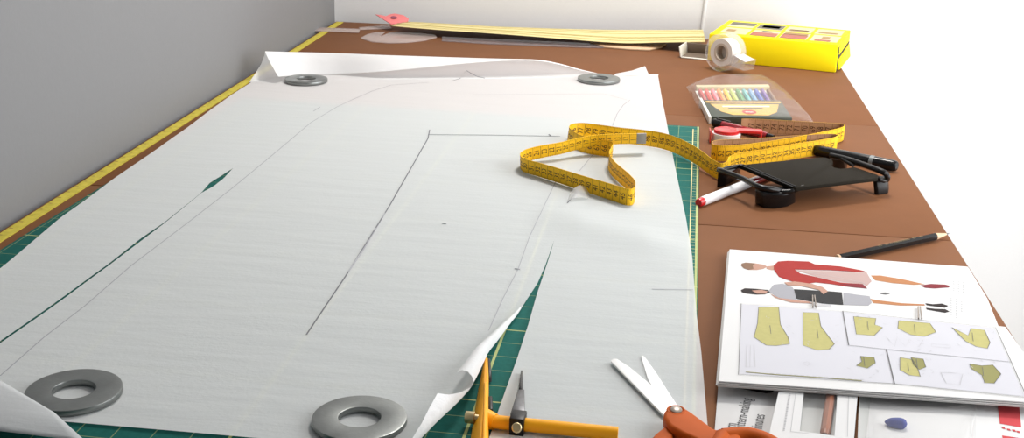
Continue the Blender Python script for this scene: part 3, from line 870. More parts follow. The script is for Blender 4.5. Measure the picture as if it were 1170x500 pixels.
cols = [('dark_red', (.45, .03, .04)), ('red', (.75, .06, .05)), ('pink', (.85, .22, .28)), ('orange', (.85, .30, .06)), ('yellow', (.85, .65, .08)), ('light_green', (.45, .60, .15)), ('green', (.07, .30, .12)), ('turquoise', (.12, .45, .48)), ('sky_blue', (.20, .38, .62)), ('blue', (.05, .10, .45)), ('purple', (.16, .07, .33)), ('brown', (.16, .07, .04))]
for k, (nm, c) in enumerate(cols):
    M['pc_'+nm] = mat(nm+'_lacquer', (*c, 1), .35)
    u = .045+.91*k/11
    a = pq(u, .515, .0050); mid_ = pq(u, .24, .0050); tipb = pq(u, .12, .0050); tip = pq(u, .065, .0050)
    r = .0033
    root = empty('coloured_pencil', pq(u, .3, .0013), nm.replace('_', ' ')+' coloured pencil in the pack behind the tape coil', 'coloured pencil', 'coloured pencils in the pack')
    b = MB(); b.tube([a, mid_, tipb], r, 'pc_'+nm, 6); b.build('barrel', root)
    b = MB(); b.tube([tipb, tipb.lerp(tip, .7)], [r, r*.35], 'wood', 8); b.build('sharpened_wood', root)
    b = MB(); b.tube([tipb.lerp(tip, .7), tip], [r*.35, r*.06], 'pc_'+nm, 8); b.build('tip', root)
# clear bag round the pack
b = MB()
outl_b = [(784, 99.5), (800, 95), (815, 91.5), (833, 88.8), (858, 88.5), (876, 89.5), (897, 103), (912, 121), (930, 141)]
outl_f = [(789, 108), (797, 121), (803, 127), (808, 136), (826, 140.5), (850, 141), (880, 142), (905, 142.5), (930, 142.5)]
ob = spline([P(*q, .001) for q in outl_b], 31); of = spline([P(*q, .001) for q in outl_f], 31)
rows = []
for i, (a, c) in enumerate(zip(ob, of)):
    r = []
    for j in range(17):
        v = j/16; q = a.lerp(c, v)
        uu_ = i/30
        env = min(1, 6*v, 6*(1-v))*min(1, max(0, 5*uu_), max(0, 5*(1-uu_)))
        h = .0012+.0125*env**.5+.0008*math.sin(i*1.3+j*.9)*env
        r.append(Z(q, h))
    rows.append(r)
b.grid(rows, 'bag')
tag(b.build('plastic_bag', org=P(855, 115), smooth=60), 'clear plastic bag around the pack of coloured pencils', 'bag')

# ---------------------------------------------------------------- pens around the coil
def cyl_pen(name, stations, label, cat, up_=V((0, 0, 1))):
    """stations: list of (part, material, [(point, radius)...])"""
    root = empty(name, Z(stations[0][2][0][0], 0), label, cat)
    for part, m_, prof in stations:
        b = MB(); b.tube([p_ for p_, r in prof], [r for p_, r in prof], m_, 20); b.build(part, root)
    return root
# dark red pen with black cap
a, c = P(815, 139.5, .006), P(884, 157, .006)
L_ = lambda t: a.lerp(c, t)
r_ = .0056
rp = cyl_pen('red_pen', [('cap', 'black_gloss', [(L_(0), .003), (L_(.01), r_*.95), (L_(.03), r_), (L_(.16), r_)]),
                         ('barrel', 'red_dark', [(L_(.16), r_*.92), (L_(.80), r_*.92), (L_(.90), r_*.8)]),
                         ('end_plug', 'black_gloss', [(L_(.90), r_*.7), (L_(1), r_*.6)])], 'glossy dark red pen with black cap lying in front of the pencil pack', 'pen')
b = MB(); b.bar(L_(.03)+V((.002, 0, .0062)), L_(.26)+V((.002, 0, .0062)), .003, .0012, 'black_gloss', .0004); b.build('clip', rp)
# black marker
a, c = P(950, 175, .0075), P(1025, 190, .0075)
mk = cyl_pen('black_marker', [('barrel', 'black_gloss', [(L_(-.25), .0062), (L_(-.23), .0070), (L_(.60), .0070)]),
                              ('ring', 'grey_ring', [(L_(.60), .0073), (L_(.66), .0073)]),
                              ('cap', 'black_gloss', [(L_(.66), .0072), (L_(.95), .0068), (L_(.985), .0060), (L_(1), .0048)])], 'thick black marker pen with grey ring behind the black bracket', 'marker')
# white felt pen with red ends
a, c = P(801, 230.5, .0052), P(880, 199.5, .0052)
fp = cyl_pen('felt_pen', [('end_plug', 'red', [(L_(-.035), .0040), (L_(-.028), .0046), (L_(.02), .0048)]),
                          ('barrel', 'white_plastic', [(L_(.015), .0050), (L_(.03), .0052), (L_(.70), .0052)]),
                          ('cap', 'red_dark', [(L_(.70), .0051), (L_(1.06), .0050), (L_(1.09), .0040)])], 'white felt tip pen with red ends poking out from under the black bracket', 'pen')
# black pencil beside the booklet
a, c = P(966, 293, .0042), P(1084.5, 266.5, .0042)
pr_ = .0040
pc = empty('black_pencil', Z(L_(.5), 0), 'black hexagonal pencil with gold lettering lying behind the pattern booklet', 'pencil')
b = MB(); b.tube([L_(-.06), L_(.855)], pr_, 'black_gloss', 6, roll=math.pi/6)
d = (c-a).normalized(); n0 = V((d.y, -d.x, 0)).normalized()
fn_ = (V((0, 0, 1))*.866+n0*.5).normalized()
fn_ = V((0, 0, 1))
tv = n0
if True:
    top = pr_*.866+.0002
    for s0, s1 in ((.30, .335), (.36, .40), (.42, .43), (.45, .60), (.63, .66), (.70, .73)):
        k0 = s0
        while k0 < s1:
            k1 = min(k0+.010, s1)
            q0, q1 = L_(k0), L_(k1-.003)
            b.face([q0+fn_*top-tv*.0012, q1+fn_*top-tv*.0012, q1+fn_*top+tv*.0010, q0+fn_*top+tv*.0010], 'gold')
            k0 = k1
b.build('barrel', pc)
b = MB(); b.tube([L_(.855), L_(.968)], [pr_*.97, pr_*.28], 'wood', 12); b.build('sharpened_wood', pc)
b = MB(); b.tube([L_(.968), L_(1.0)], [pr_*.28, .0003], 'lead', 12); b.build('lead', pc)
b = MB(); b.tube([L_(-.075), L_(-.06)], [pr_*.9, pr_*.97], 'wood', 12); b.build('blunt_end', pc)

# ---------------------------------------------------------------- red tape holder behind the coil
rc = P(829, 163, .0)
rt_ = empty('tape_holder', rc, 'red plastic holder with white tape roll between dark red pen and yellow tape', 'tape holder')
b = MB(); c0 = P(829, 162.5, .0); R0 = .0185
b.lathe([(R0*.45, .001), (R0, .001), (R0, .013), (R0*.45, .013)], Z(c0, 0), V((0, 0, 1)), 'white_plastic', 40); b.build('white_roll', rt_)
b = MB()
b.lathe([(0, .0132), (R0*.86, .0132), (R0*.88, .0142), (R0*.85, .0172), (R0*.70, .0180), (R0*.62, .0172), (0, .0172)], Z(c0, 0), V((0, 0, 1)), 'red', 40, False); b.build('cap', rt_)
b = MB()
d2 = (P(876, 160, 0)-P(830, 158, 0)); d2.z = 0; d2.normalize(); n2 = V((-d2.y, d2.x, 0))
cc = Z(c0, .0155)
b.bar(cc+n2*.004+d2*.004, cc+n2*.003+d2*.046, .014, .004, 'red', .0012)
b.bar(Z(c0, .0018)+n2*.003+d2*.047, Z(c0, .0018)+n2*.003+d2*.041, .014, .0032, 'red', .0006)
b.bar(Z(c0, .0085)+n2*.003+d2*.0455, Z(c0, .0085)+n2*.003+d2*.0425, .014, .014, 'red', .0006)
b.build('arm', rt_); b = MB()
b.bar(cc-d2*(R0+.003)+V((0, 0, -.0072)), cc-d2*(R0+.0015)+V((0, 0, -.0072)), .020, .016, 'red', .0006)
b.build('side_clip', rt_)

# ---------------------------------------------------------------- black bracket
HP = .0245
bk = empty('plastic_bracket', P(930, 215), 'black plastic bracket with flat plate and end rails standing over the white felt pen', 'bracket')
b = MB()
pl = [(845, 188.5), (862, 186.5), (905, 182.5), (930, 180), (943, 179.5), (951, 182), (952, 185.5), (950, 188), (953, 191), (960, 192.5), (968, 191.8), (976, 190.5), (1003, 199.5), (1003, 203), (960, 208), (910, 214.5), (906, 213.5)]
pts3 = [P(*q, HP) for q in pl]
b.hexa([p_-V((0, 0, .0042)) for p_ in pts3], pts3, 'black_satin', .0008)
b.build('plate', bk)
b = MB() # raised ribs along the plate's left edge
for (x0, y0, x1, y1) in ((845, 188.3, 906, 213.5), (849, 188, 910, 213.2)):
    b.tube([P(x0, y0, HP+.0003), P(x1, y1, HP+.0003)], .0009, 'black_gloss', 8)
b.build('edge_rib', bk)
# left rail with its two feet and link arms
b = MB()
rail = [P(821.5, 194, .021), P(826, 195.3, .0225), P(850, 204.5, .023), P(866, 213, .0232), P(880, 216, .0215), P(893, 218.5, .018)]
b.tube(spline(rail, 24), .0031, 'black_gloss', 12)
b.build('rail', bk)
b = MB()
f0 = [P(819, 214.5), P(829, 212.5), P(846, 203), P(838, 198), P(822, 205)]
f0t = [P(820, 195.5, .020), P(831, 198, .020), P(847, 190, .021), P(842, 189.5, .021), P(824, 193, .020)]
b.hexa(f0, f0t, 'black_gloss', .0015)
b.build('foot', bk)
b = MB()
f1 = [P(862.5, 233), P(872, 238), P(886, 239), P(900, 236.5), P(909, 232), P(908, 226), P(890, 224), P(868, 226)]
f1t = [P(862, 214.5, .0205), P(870, 217.5, .020), P(884, 221, .0175), P(897, 222.5, .0165), P(909, 219, .019), P(908, 214, .021), P(892, 212.5, .0205), P(872, 211.5, .0215)]
b.hexa(f1, f1t, 'black_gloss', .0022, 3)
b.build('foot', bk)
b = MB()
b.tube(spline([P(893, 219, .0185), P(903, 218.5, .0195), P(911, 216, .0215), P(918, 213.5, .0222)], 12), .0026, 'black_gloss', 12)
b.build('link_arm', bk); b = MB()
b.tube(spline([P(824, 195, .019), P(834, 191.5, .021), P(848, 189.5, .0222)], 10), .0026, 'black_gloss', 12)
b.build('link_arm', bk)
# right rail and feet
b = MB()
rail2 = [P(949, 177.5, .0255), P(965, 181, .027), P(985, 187.5, .0275), P(1003, 194, .0275), P(1011, 197.5, .026), P(1014, 201, .022), P(1013.5, 205, .016)]
b.tube(spline(rail2, 26), .0033, 'black', 12)
b.build('rail', bk)
b = MB()
b.hexa([P(999, 222.5), P(1004, 223), P(1015, 221), P(1016, 215), P(1002, 214)], [P(996.5, 203, .018), P(1002, 206.5, .0165), P(1014, 204, .017), P(1014.5, 200, .0185), P(1001, 200, .020)], 'black', .0014)
b.build('foot', bk)
b = MB()
b.hexa([P(952, 195.5), P(966, 195.5), P(968, 189), P(954, 188)], [P(948, 181, .022), P(964, 183.5, .022), P(968, 181, .022), P(952, 178, .022)], 'black', .0012)
b.build('foot', bk)
b = MB()
b.tube(spline([P(1001, 202, .0215), P(1006, 205, .0195), P(1010, 206.5, .017), P(1013.5, 205, .016)], 10), .0024, 'black', 10)
b.build('link_arm', bk); b = MB()
b.tube(spline([P(975, 189, .0235), P(968, 185, .025), P(962, 181.5, .0262)], 8), .0022, 'black', 10)
b.build('link_arm', bk)

# ---------------------------------------------------------------- pattern booklet
BT = .0048
k0, k1, k2 = P(833.5, 284, .0066), P(1106, 304, .0066), P(821, 434.5, .0138)
o_b = k0; n_b = (k1-k0).cross(k2-k0).normalized()
if n_b.z < 0: n_b = -n_b
cb = [PPL(x, y, o_b, n_b) for x, y in ((833.5, 284), (1106, 304), (1128.5, 340.5), (1141, 371.5), (1149, 372.5), (1212, 461), (821, 434.5))]
bo = empty('pattern_booklet', Z((cb[0]+cb[5])/2, 0), 'white sewing pattern booklet with fashion drawings and yellow pattern pieces at the right', 'booklet')
b = MB()
NP = 4
for k in range(NP):   # leaves of the booklet, each a little out of line
    t0 = BT*(1-k/NP); t1_ = BT*(1-(k+1)/NP)+.0003
    jx = [0, -.0006, -.0012, -.0004][NP-1-k] if k < NP-1 else 0
    jt = V((jx*1.5, jx, 0))
    lo = [c_-n_b*t0+jt for c_ in cb]; hi = [c_-n_b*t1_+jt for c_ in cb]
    b.hexa(lo, hi, 'page' if k == NP-1 else 'page_edge', .0004)
ztop = .0003*1  # drawn artwork sits on the top leaf
o_top = o_b-n_b*.0003
def bp_(px, py, l=0): return PPL(px, py, o_top+n_b*(.00015+.00012*l), n_b)
def art(pts_, m, l=0): b.face([bp_(x, y, l) for x, y in pts_], m)
def artline(pts_, w, m='line_ink', l=3):
    q = [bp_(x, y, l) for x, y in pts_]
    rows_ = []
    for i, p_ in enumerate(q):
        d_ = (q[min(i+1, len(q)-1)]-q[max(i-1, 0)]).normalized(); s_ = n_b.cross(d_).normalized()
        rows_.append([p_-s_*w/2, p_+s_*w/2])
    b.grid(rows_, m)
def zc(pts_, ox, oy, k): return [(ox+x/k, oy+y/k) for x, y in pts_]
Q1 = lambda pts_: zc(pts_, 820, 280, 5.0)       # coordinates read from two enlargements
Q2 = lambda pts_: zc(pts_, 980, 280, 5.0)
Q3 = lambda pts_: zc(pts_, 810, 344, 3.2056)
# first figure: red coat
art(Q1([(140, 103), (160, 98), (210, 102), (262, 110), (285, 122), (262, 134), (225, 141), (175, 140), (150, 132), (135, 118)]), 'skin_face', 0)
art(Q1([(136, 104), (160, 98), (215, 104), (200, 116), (205, 134), (175, 139), (148, 130), (135, 116)]), 'hair_fair', 1)
art(Q1([(280, 120), (330, 115), (340, 138), (310, 142), (278, 134)]), 'skin_face', 0)
art(Q1([(320, 115), (345, 92), (400, 88), (520, 92), (555, 108), (700, 120), (800, 138), (845, 148), (800, 152), (640, 142), (440, 138), (470, 160), (560, 180), (700, 212), (830, 222), (855, 246), (760, 238), (640, 220), (560, 212), (520, 218), (430, 208), (350, 180), (322, 140)]), 'dress_red', 1)
art(Q1([(440, 142), (640, 146), (800, 155), (850, 152), (880, 205), (850, 235), (835, 222), (700, 208), (560, 178)]), 'dress_blush', 0)
art(Q1([(690, 218), (830, 222), (855, 246), (770, 238)]), 'shoe_red', 2)
artline(Q1([(460, 148), (640, 172), (840, 215)]), .0004, 'line_grey', 3)
art(Q2([(75, 172), (130, 172), (250, 192), (330, 210), (385, 222), (320, 226), (200, 216), (100, 200)]), 'skin', 0)
art(Q2([(360, 228), (420, 220), (500, 224), (530, 232), (520, 240), (440, 246), (385, 242)]), 'shoe_red', 1)
# second figure: dark skirt
art(Q1([(132, 256), (155, 245), (215, 248), (290, 255), (300, 268), (270, 280), (220, 282), (165, 276), (138, 268)]), 'hair_dark', 0)
art(Q1([(195, 258), (250, 254), (285, 262), (275, 276), (225, 276)]), 'skin_face', 1)
art(Q1([(290, 262), (320, 225), (370, 218), (430, 240), (450, 300), (440, 322), (380, 312), (330, 290)]), 'dress_pale', 0)
art(Q1([(380, 212), (440, 206), (540, 220), (600, 238), (630, 262), (605, 280), (580, 255), (480, 232), (400, 228)]), 'skin_face', 2)
art(Q1([(300, 276), (350, 300), (520, 320), (545, 332), (420, 326), (330, 300)]), 'skin_face', 1)
art(Q1([(435, 250), (520, 255), (640, 262), (710, 268), (718, 340), (600, 332), (450, 305)]), 'dress_dark', 1)
art(Q1([(545, 330), (650, 338), (650, 352), (560, 350)]), 'line_grey', 2)
art(Q1([(718, 270), (800, 282), (868, 290), (880, 330), (860, 345), (718, 340)]), 'dress_pale', 0)
art(Q2([(70, 305), (130, 315), (250, 330), (380, 336), (385, 344), (240, 344), (90, 330)]), 'skin', 0)
art(Q2([(385, 330), (430, 336), (480, 332), (518, 345), (500, 356), (440, 348), (395, 342)]), 'hair_dark', 1)
art(Q2([(390, 356), (440, 362), (500, 364), (525, 378), (500, 384), (440, 374), (395, 366)]), 'hair_dark', 1)
art(Q2([(128, 270), (160, 268), (185, 276), (160, 281), (130, 276)]), 'line_ink', 1)
# small grey caption columns
for x0, y0, y1 in ((545, 190, 265), (572, 205, 280), (598, 210, 270), (530, 300, 400), (560, 305, 410), (590, 320, 375)):
    y = y0
    while y < y1:
        art(Q2([(x0, y), (x0+8, y+1), (x0+9, y+8), (x0+1, y+7)]), 'line_grey', 0); y += 13
# panel of pattern pieces
panel = Q3([(118, 8), (490, 35), (1050, 95), (1165, 352), (680, 302), (108, 268)])
art(Q3([(120, 10), (488, 38), (1046, 98), (1158, 348), (680, 300), (110, 266)]), 'page_grey', 0)
artline(Q3([(118, 8), (108, 268), (680, 302), (1165, 352)]), .0005)
artline(Q3([(118, 8), (260, 16), (490, 35)]), .0004, 'line_grey')
artline(Q3([(490, 35), (780, 68), (1050, 95), (1105, 215), (1165, 352)]), .0005)
artline(Q3([(490, 35), (512, 160)]), .0008)
artline(Q3([(512, 160), (650, 175), (1110, 222)]), .0005)
artline(Q3([(650, 175), (680, 302)]), .0009)
pieces = [([(182, 22), (256, 22), (262, 85), (290, 130), (296, 155), (245, 162), (210, 160), (165, 130), (178, 80)], 'pattern_yellow'),
          ([(345, 40), (402, 42), (410, 90), (440, 130), (460, 155), (440, 175), (395, 178), (345, 160)], 'pattern_yellow'),
          ([(530, 55), (612, 62), (608, 85), (636, 95), (605, 125), (540, 120)], 'pattern_yellow'),
          ([(695, 70), (810, 80), (832, 112), (790, 128), (740, 122), (692, 98)], 'pattern_yellow'),
          ([(890, 95), (950, 125), (960, 98), (1010, 105), (1030, 150), (1020, 172), (980, 165), (940, 145)], 'pattern_yellow'),
          ([(555, 200), (605, 205), (610, 225), (580, 245), (540, 235), (560, 220)], 'pattern_olive'),
          ([(700, 205), (745, 212), (765, 245), (775, 275), (735, 270), (700, 250)], 'pattern_yellow'),
          ([(740, 205), (785, 210), (795, 240), (770, 250), (750, 232)], 'pattern_olive'),
          ([(955, 228), (1000, 235), (1040, 232), (1070, 265), (1045, 300), (1010, 298), (1000, 270), (960, 245)], 'pattern_olive')]
for q, m_ in pieces:
    art(Q3(q), m_, 1)
    artline(Q3(q+[q[0]]), .0004, 'line_ink', 3)
rr = random.Random(3)
for q, m_ in pieces:      # notches and little callouts round each piece
    cx = sum(x for x, y in q)/len(q); cy = sum(y for x, y in q)/len(q)
    for k in range(9):
        a_ = rr.uniform(0, 6.28); x = cx+math.cos(a_)*rr.uniform(45, 80); y = cy+math.sin(a_)*rr.uniform(35, 62)
        if not (125 < x < 1090 and 40 < y < 290): continue
        artline(Q3([(x, y), (x+rr.uniform(-14, 14), y+rr.uniform(-6, 6))]), .0004, 'line_grey', 2)
    artline(Q3([(cx-8, cy-18), (cx-4, cy+14)]), .0004, 'line_ink', 4)
artline(Q3([(135, 240), (140, 160), (165, 160), (170, 240), (135, 240)]), .0004, 'line_grey', 2)
artline(Q3([(152, 160), (150, 240)]), .0003, 'line_grey', 2)
artline(Q3([(650, 130), (680, 165), (690, 130), (720, 165), (735, 138), (770, 165), (785, 140)]), .0004, 'line_grey', 2)
artline(Q3([(815, 155), (885, 160), (885, 170), (815, 165), (815, 155)]), .0003, 'line_grey', 2)
artline(Q3([(850, 260), (870, 300), (920, 305), (930, 265), (900, 262), (850, 260)]), .0004, 'line_grey', 2)
artline(Q3([(345, 225), (360, 220), (372, 228), (360, 236), (345, 228)]), .0004, 'line_grey', 2)
artline(Q3([(135, 258), (250, 268), (400, 278), (560, 290)]), .0012, 'pattern_olive', 2)
for x in range(225, 560, 22): artline(Q3([(x, 262+(x-225)*.07), (x+14, 263+(x-225)*.07)]), .0006, 'line_grey', 3)
b.build('leaf_stack', bo, smooth=20)
for (x0, y0, x1, y1) in ((383, 284, 386, 326), (770, 326, 773, 368)):
    b = MB()
    A_ = zc([(x0, y0), (x1, y1)], 810, 250, 3.2056)
    p0, p1 = bp_(*A_[0], 2), bp_(*A_[1], 2)
    for off in (-.9, .9):
        dx = off*2.1
        p0, p1 = bp_(A_[0][0]+dx*.6, A_[0][1], 2), bp_(A_[1][0]+dx, A_[1][1], 2)
        b.tube([p0+n_b*.0005, p0+n_b*.0012, p1+n_b*.0012, p1+n_b*.0005], .0006, 'screw_steel', 8)
    tag(b.build('staple', bo), 'silver wire staple', None)

# ---------------------------------------------------------------- printed leaflet under the booklet
lf = [P(816, 440, .0012), P(905, 440, .0012), P(915, 545, .0012), P(810, 545, .0012)]
b = MB()
lf = [P(822, 425, .0009), P(905, 425, .0009), P(905, 545, .0009), P(812, 545, .0009)]
lf = [Z(p_, 0) for p_ in lf]
b.hexa([p_+V((0, 0, .0003)) for p_ in lf], [p_+V((0, 0, .0010)) for p_ in lf], 'page', .0002)
def lp_(px, py): return P(px, py, .00125)
b.face([lp_(*q) for q in zc([(170, 70), (240, 58), (320, 62), (390, 78), (405, 95), (440, 90), (460, 100), (440, 112), (400, 116), (340, 105), (250, 88)], 810, 430, 6.158)], 'hair_dark')
TL = (P(868.5, 473, .00125)-P(861.5, 501, .00125)).length
_m = [p_.x for p_ in text_shape('minutes')[0]]
TK = TL/(max(_m)-min(_m))/.0115*.70
dirv = (P(855, 452, .00125)-P(843, 498, .00125)).normalized()      # reading direction, away from the viewer
acr = V((dirv.y, -dirv.x, 0))
# lines run on below the frame, so each is placed by its visible far end
def leaf_text_end(s_, end_px, size):
    vs, fs = text_shape(s_)
    x1 = max(p_.x for p_ in vs)
    st = lp_(*end_px)
    put_text(b, s_, lambda x, y: st+dirv*((x-x1)*size*TK)-acr*(y*size), 'line_ink')
leaf_text_end('learn', (836, 483), .0115)
leaf_text_end('pattern-making', (853.5, 454.5), .0115)
leaf_text_end('minutes', (868.5, 473), .0115)
tag(b.build('leaflet', org=Z(lf[0], 0)), 'white leaflet printed with the words pattern-making and minutes, under the booklet', 'leaflet')

# ---------------------------------------------------------------- retail packs under the booklet
def quad(pts_, h): return [P(*q, h) for q in pts_]
p1 = empty('pencil_packet', P(925, 490), 'white card packet with a copper brown pencil in its window, under the booklet', 'packet')
HQ = .0085
cardq = [(893, 432), (981, 437), (972, 548), (869, 540)]
winq = [(920, 432), (958, 434), (953.5, 497.5), (914, 492)]
b = MB()
cw = quad(cardq, HQ); ww = quad(winq, HQ)
def frame_faces(outer, inner, dz, m):
    n = len(outer)
    for i in range(n):
        j = (i+1) % n
        b.hexa([outer[i]-dz, outer[j]-dz, inner[j]-dz, inner[i]-dz], [outer[i], outer[j], inner[j], inner[i]], m)
frame_faces(cw, ww, V((0, 0, .0012)), 'page')
back_ = [Z(p_, .0014) for p_ in cw]
b.hexa([p_-V((0, 0, .0008)) for p_ in back_], back_, 'window_grey')
for i in (0, 1, 2, 3):
    j = (i+1) % 4
    b.hexa([Z(cw[i], .0014), Z(cw[j], .0014), Z(cw[j], .0014)+V((.0, .0005, 0)), Z(cw[i], .0014)+V((0, .0005, 0))], [cw[i]-V((0, 0, .001)), cw[j]-V((0, 0, .001)), cw[j]+V((0, .0005, -.001)), cw[i]+V((0, .0005, -.001))], 'page')
lw = lambda x, y: P(*zc([(x, y)], 810, 430, 6.158)[0], HQ+.0002)
for (x0, y0, x1, y1, w) in ((615, 80, 575, 385, .0004), (575, 385, 700, 398, .0004), (985, 110, 975, 420, .0004)):
    a_, c_ = lw(x0, y0), lw(x1, y1); d_ = (c_-a_).normalized(); s_ = V((-d_.y, d_.x, 0))*w/2
    b.face([a_-s_, c_-s_, c_+s_, a_+s_], 'line_grey')
y = 118
while y < 380:       # column of tiny illegible print
    x = 570-(y-118)*.16
    h_ = rr.choice((5, 8, 10))
    a_ = [lw(x-8, y), lw(x+6, y+1), lw(x+5, y+h_), lw(x-9, y+h_-1)]
    b.face(a_, 'line_grey'); y += h_+4
b.build('card', p1)
b = MB()
fw = [P(x, y, HQ+.0004) for x, y in winq]
b.face(fw, 'blister')
b.build('clear_window', p1)
cp = empty('copper_pencil', P(945, 470, .002), 'copper brown pencil lying inside the white packet window', 'pencil')
a, c = P(953, 425, .0050), P(943, 494, .0050)
b = MB(); b.tube([a, c], .0036, 'copper', 8); b.build('barrel', cp)
b = MB(); b.tube([c, P(942.3, 497.5, .0050)], [.0035, .0026], 'copper', 12); b.build('rounded_end', cp)

p2 = empty('blister_pack', P(1080, 490), 'white blister pack with red label strip, under the right half of the booklet', 'blister pack')
b = MB()
cardq2 = [(986, 440), (1190, 455), (1240, 560), (976, 548)]
c2 = quad(cardq2, .0032)
b.hexa([Z(p_, .0016) for p_ in c2], c2, 'page', .0004)
for (q, m_) in (([(1139, 455), (1164, 457), (1167, 488), (1142.5, 483.5)], 'label_red'), ([(1145, 497), (1172, 501), (1185, 540), (1155, 540)], 'label_red')):
    b.face([P(x, y, .0034) for x, y in q], m_)
for (x0, y0) in ((1144, 487), (1150, 489), (1156, 490), (1161, 491.5)):
    b.face([P(x, y, .0035) for x, y in ((x0, y0), (x0+4, y0+.6), (x0+5, y0+3), (x0+1.5, y0+2))], 'label_red')
b.face([P(x, y, .0034) for x, y in ((982, 446), (996, 447), (989, 500), (980, 500))], 'window_grey')
b.build('card', p2)
b = MB()
rows = []
bc = [(997, 449), (1062, 447), (1128, 462), (1120, 560), (985, 560)]
for i in range(25):
    s = i/24; r = []
    for j in range(25):
        u = j/24
        x = 992+(1115-992)*s; y = 462+(560-462)*u
        e = max(0, 1-(2*s-1)**4)*max(0, 1-(2*u-1)**4)
        r.append(P(x, y, .0036+.010*e**.7))
    rows.append(r)
b.grid(rows, 'blister')
b.build('clear_bubble', p2)
b = MB()
ct = P(1023, 483, .0065)
b.tube(spline([P(1011, 481.5, .005), P(1018, 482.5, .006), P(1027, 483.5, .006), P(1033, 484.5, .006), P(1036, 485.5, .0058)], 12), [.0005, .0016, .0026, .0032, .0036, .0038, .0040, .0041, .0041, .0039, .0032, .0012], 'blue', 16)
tag(b.build('chalk_refill', org=Z(ct, .003)), 'small dark blue chalk piece inside the clear blister pack', 'chalk')

# ---------------------------------------------------------------- compass cutter
cc_ = empty('compass_cutter', P(560, 485), 'orange yellow beam compass cutter at the bottom centre of the table', 'compass cutter')
hb = .0052
b = MB() # upright body: tapered, ridged
A_ = [(553.5, 409, .004), (557.5, 409, .004), (558.5, 430, .004), (558.5, 500, .004), (559, 570, .004), (528, 570, .004), (537.5, 500, .004), (545, 452, .004)]
bot = [P(x, y, h) for x, y, h in A_]
ridge = [(554, 408, .010), (557, 408, .010), (558, 430, .014), (557, 500, .019), (556, 570, .021), (545, 570, .021), (548, 500, .019), (552, 452, .015)]
top = [P(x, y, h) for x, y, h in ridge]
b.hexa(bot, top, 'cutter_orange', .0008)
b.hexa([P(552.5, 436, .0125), P(557.5, 436, .0125), P(556, 560, .0195), P(548, 560, .0195)], [P(553.5, 437, .016), P(556.5, 437, .016), P(554, 560, .0235), P(550, 560, .0235)], 'cutter_orange', .0008)
b.build('body', cc_)
b = MB()
b.tube([P(556, 480.5, .0095), P(706, 495.2, .0095)], .0047, 'cutter_orange', 20)
b.build('beam', cc_)
b = MB()
b.tube([P(553, 478, .0095), P(566, 481.5, .0095)], [.0075, .0055], 'cutter_orange', 18)
b.build('beam_socket', cc_)
# sliding clamp with spike and brass screw
b = MB()
k0, k1 = P(583.5, 483, .0095), P(600, 484.8, .0095)
b.bar(k0, k1, .0135, .0145, 'black', .0008)
clamp = b.build('slider', cc_)
b = MB()
s0a, s0b = P(583, 474, .0085), P(600, 475.5, .0085)
s1 = P(596, 424, .006)
mid_a, mid_b = P(591.6, 446, .008), P(599, 446, .008)
for (pa, pb, pc_, pd, m_) in ((s0a, s0b, mid_b, mid_a, 'dark_steel'), (mid_a.lerp(mid_b, .12), mid_b.lerp(mid_a, .12), s1+V((.0006, 0, 0)), s1-V((.0006, 0, 0)), 'black_gloss')):
    b.hexa([p_-V((0, 0, .0030)) for p_ in (pa, pb, pc_, pd)], [p_+V((0, 0, .0012)) for p_ in (pa, pb, pc_, pd)], m_, .0006)
tag(b.build('spike', clamp), 'grey steel spike', None)
b = MB()
kc = P(590.5, 489, .016)
ka = (CAM-kc).normalized()*.5+V((0, -.5, .5)); ka.normalize()
b.lathe([(0, -.006), (.0016, -.006), (.0016, 0), (.0030, 0), (.0033, .0004), (.0033, .0028), (.0028, .0034), (0, .0034)], kc, ka, 'brass', 24, False)
b.build('thumbscrew', clamp)
b = MB() # knob at the left of the body
kx = (P(545, 477, .0095)-P(531, 475.5, .0095)).normalized()
b.lathe([(0, 0), (.0040, 0), (.0042, .0005), (.0042, .0062), (.0026, .0066), (.0022, .012), (0, .012)], P(532, 476, .0098), kx, 'brass', 28, False)
b.build('side_knob', cc_)
b = MB() # blade holder on the right flank
b.hexa([P(557.5, 412, .004), P(560.5, 412, .004), P(562, 436, .004), P(558, 437, .004)], [P(557, 409, .0085), P(560, 409, .0085), P(561.5, 424, .0085), P(557.5, 424, .0085)], 'black', .0005)
b.build('blade_holder', cc_); b = MB()
b.hexa([P(558, 458, .004), P(563, 457, .004), P(563.5, 474, .004), P(558, 474, .004)], [P(558, 452, .010), P(562.5, 452, .010), P(563, 467, .010), P(558, 467, .010)], 'black', .0006)
b.build('blade_holder', cc_)

# ---------------------------------------------------------------- scissors
sz = empty('scissors', P(775, 480), 'open scissors with steel blades and orange handles on the near right of the paper', 'scissors')
piv = P(771.5, 466.5, .012)
b = MB()
h1 = .0075
bl1 = [(698, 412), (700.5, 409.3), (705, 409.5), (720, 419.5), (741, 437), (760, 452), (776, 466), (772, 474), (757, 472.5)]
t_ = [P(x, y, h1) for x, y in bl1]
b.hexa([p_-V((0, 0, .0018)) for p_ in t_], t_, 'bright_steel', .0003)
tag(b.build('blade', sz), 'long wide steel blade', None)
b = MB()
bl2 = [(732.5, 407.5), (733.8, 405.4), (736.5, 407), (750, 426), (762, 445), (774, 463), (779, 468), (770, 472), (755, 452), (744, 439.5), (740, 432)]
t_ = [P(x, y, .0052) for x, y in bl2]
b.hexa([p_-V((0, 0, .0018)) for p_ in t_], t_, 'bright_steel', .0003)
tag(b.build('blade', sz), 'steel blade pointing straight back', None)
b = MB()
b.lathe([(0, -.006), (.0028, -.006), (.0028, 0), (.0042, 0), (.0040, .0010), (.0026, .0017), (0, .0019)], P(772.5, 468.5, .0165), V((0, -.1, 1)), 'screw_steel', 28, False)
b.build('pivot_screw', sz)
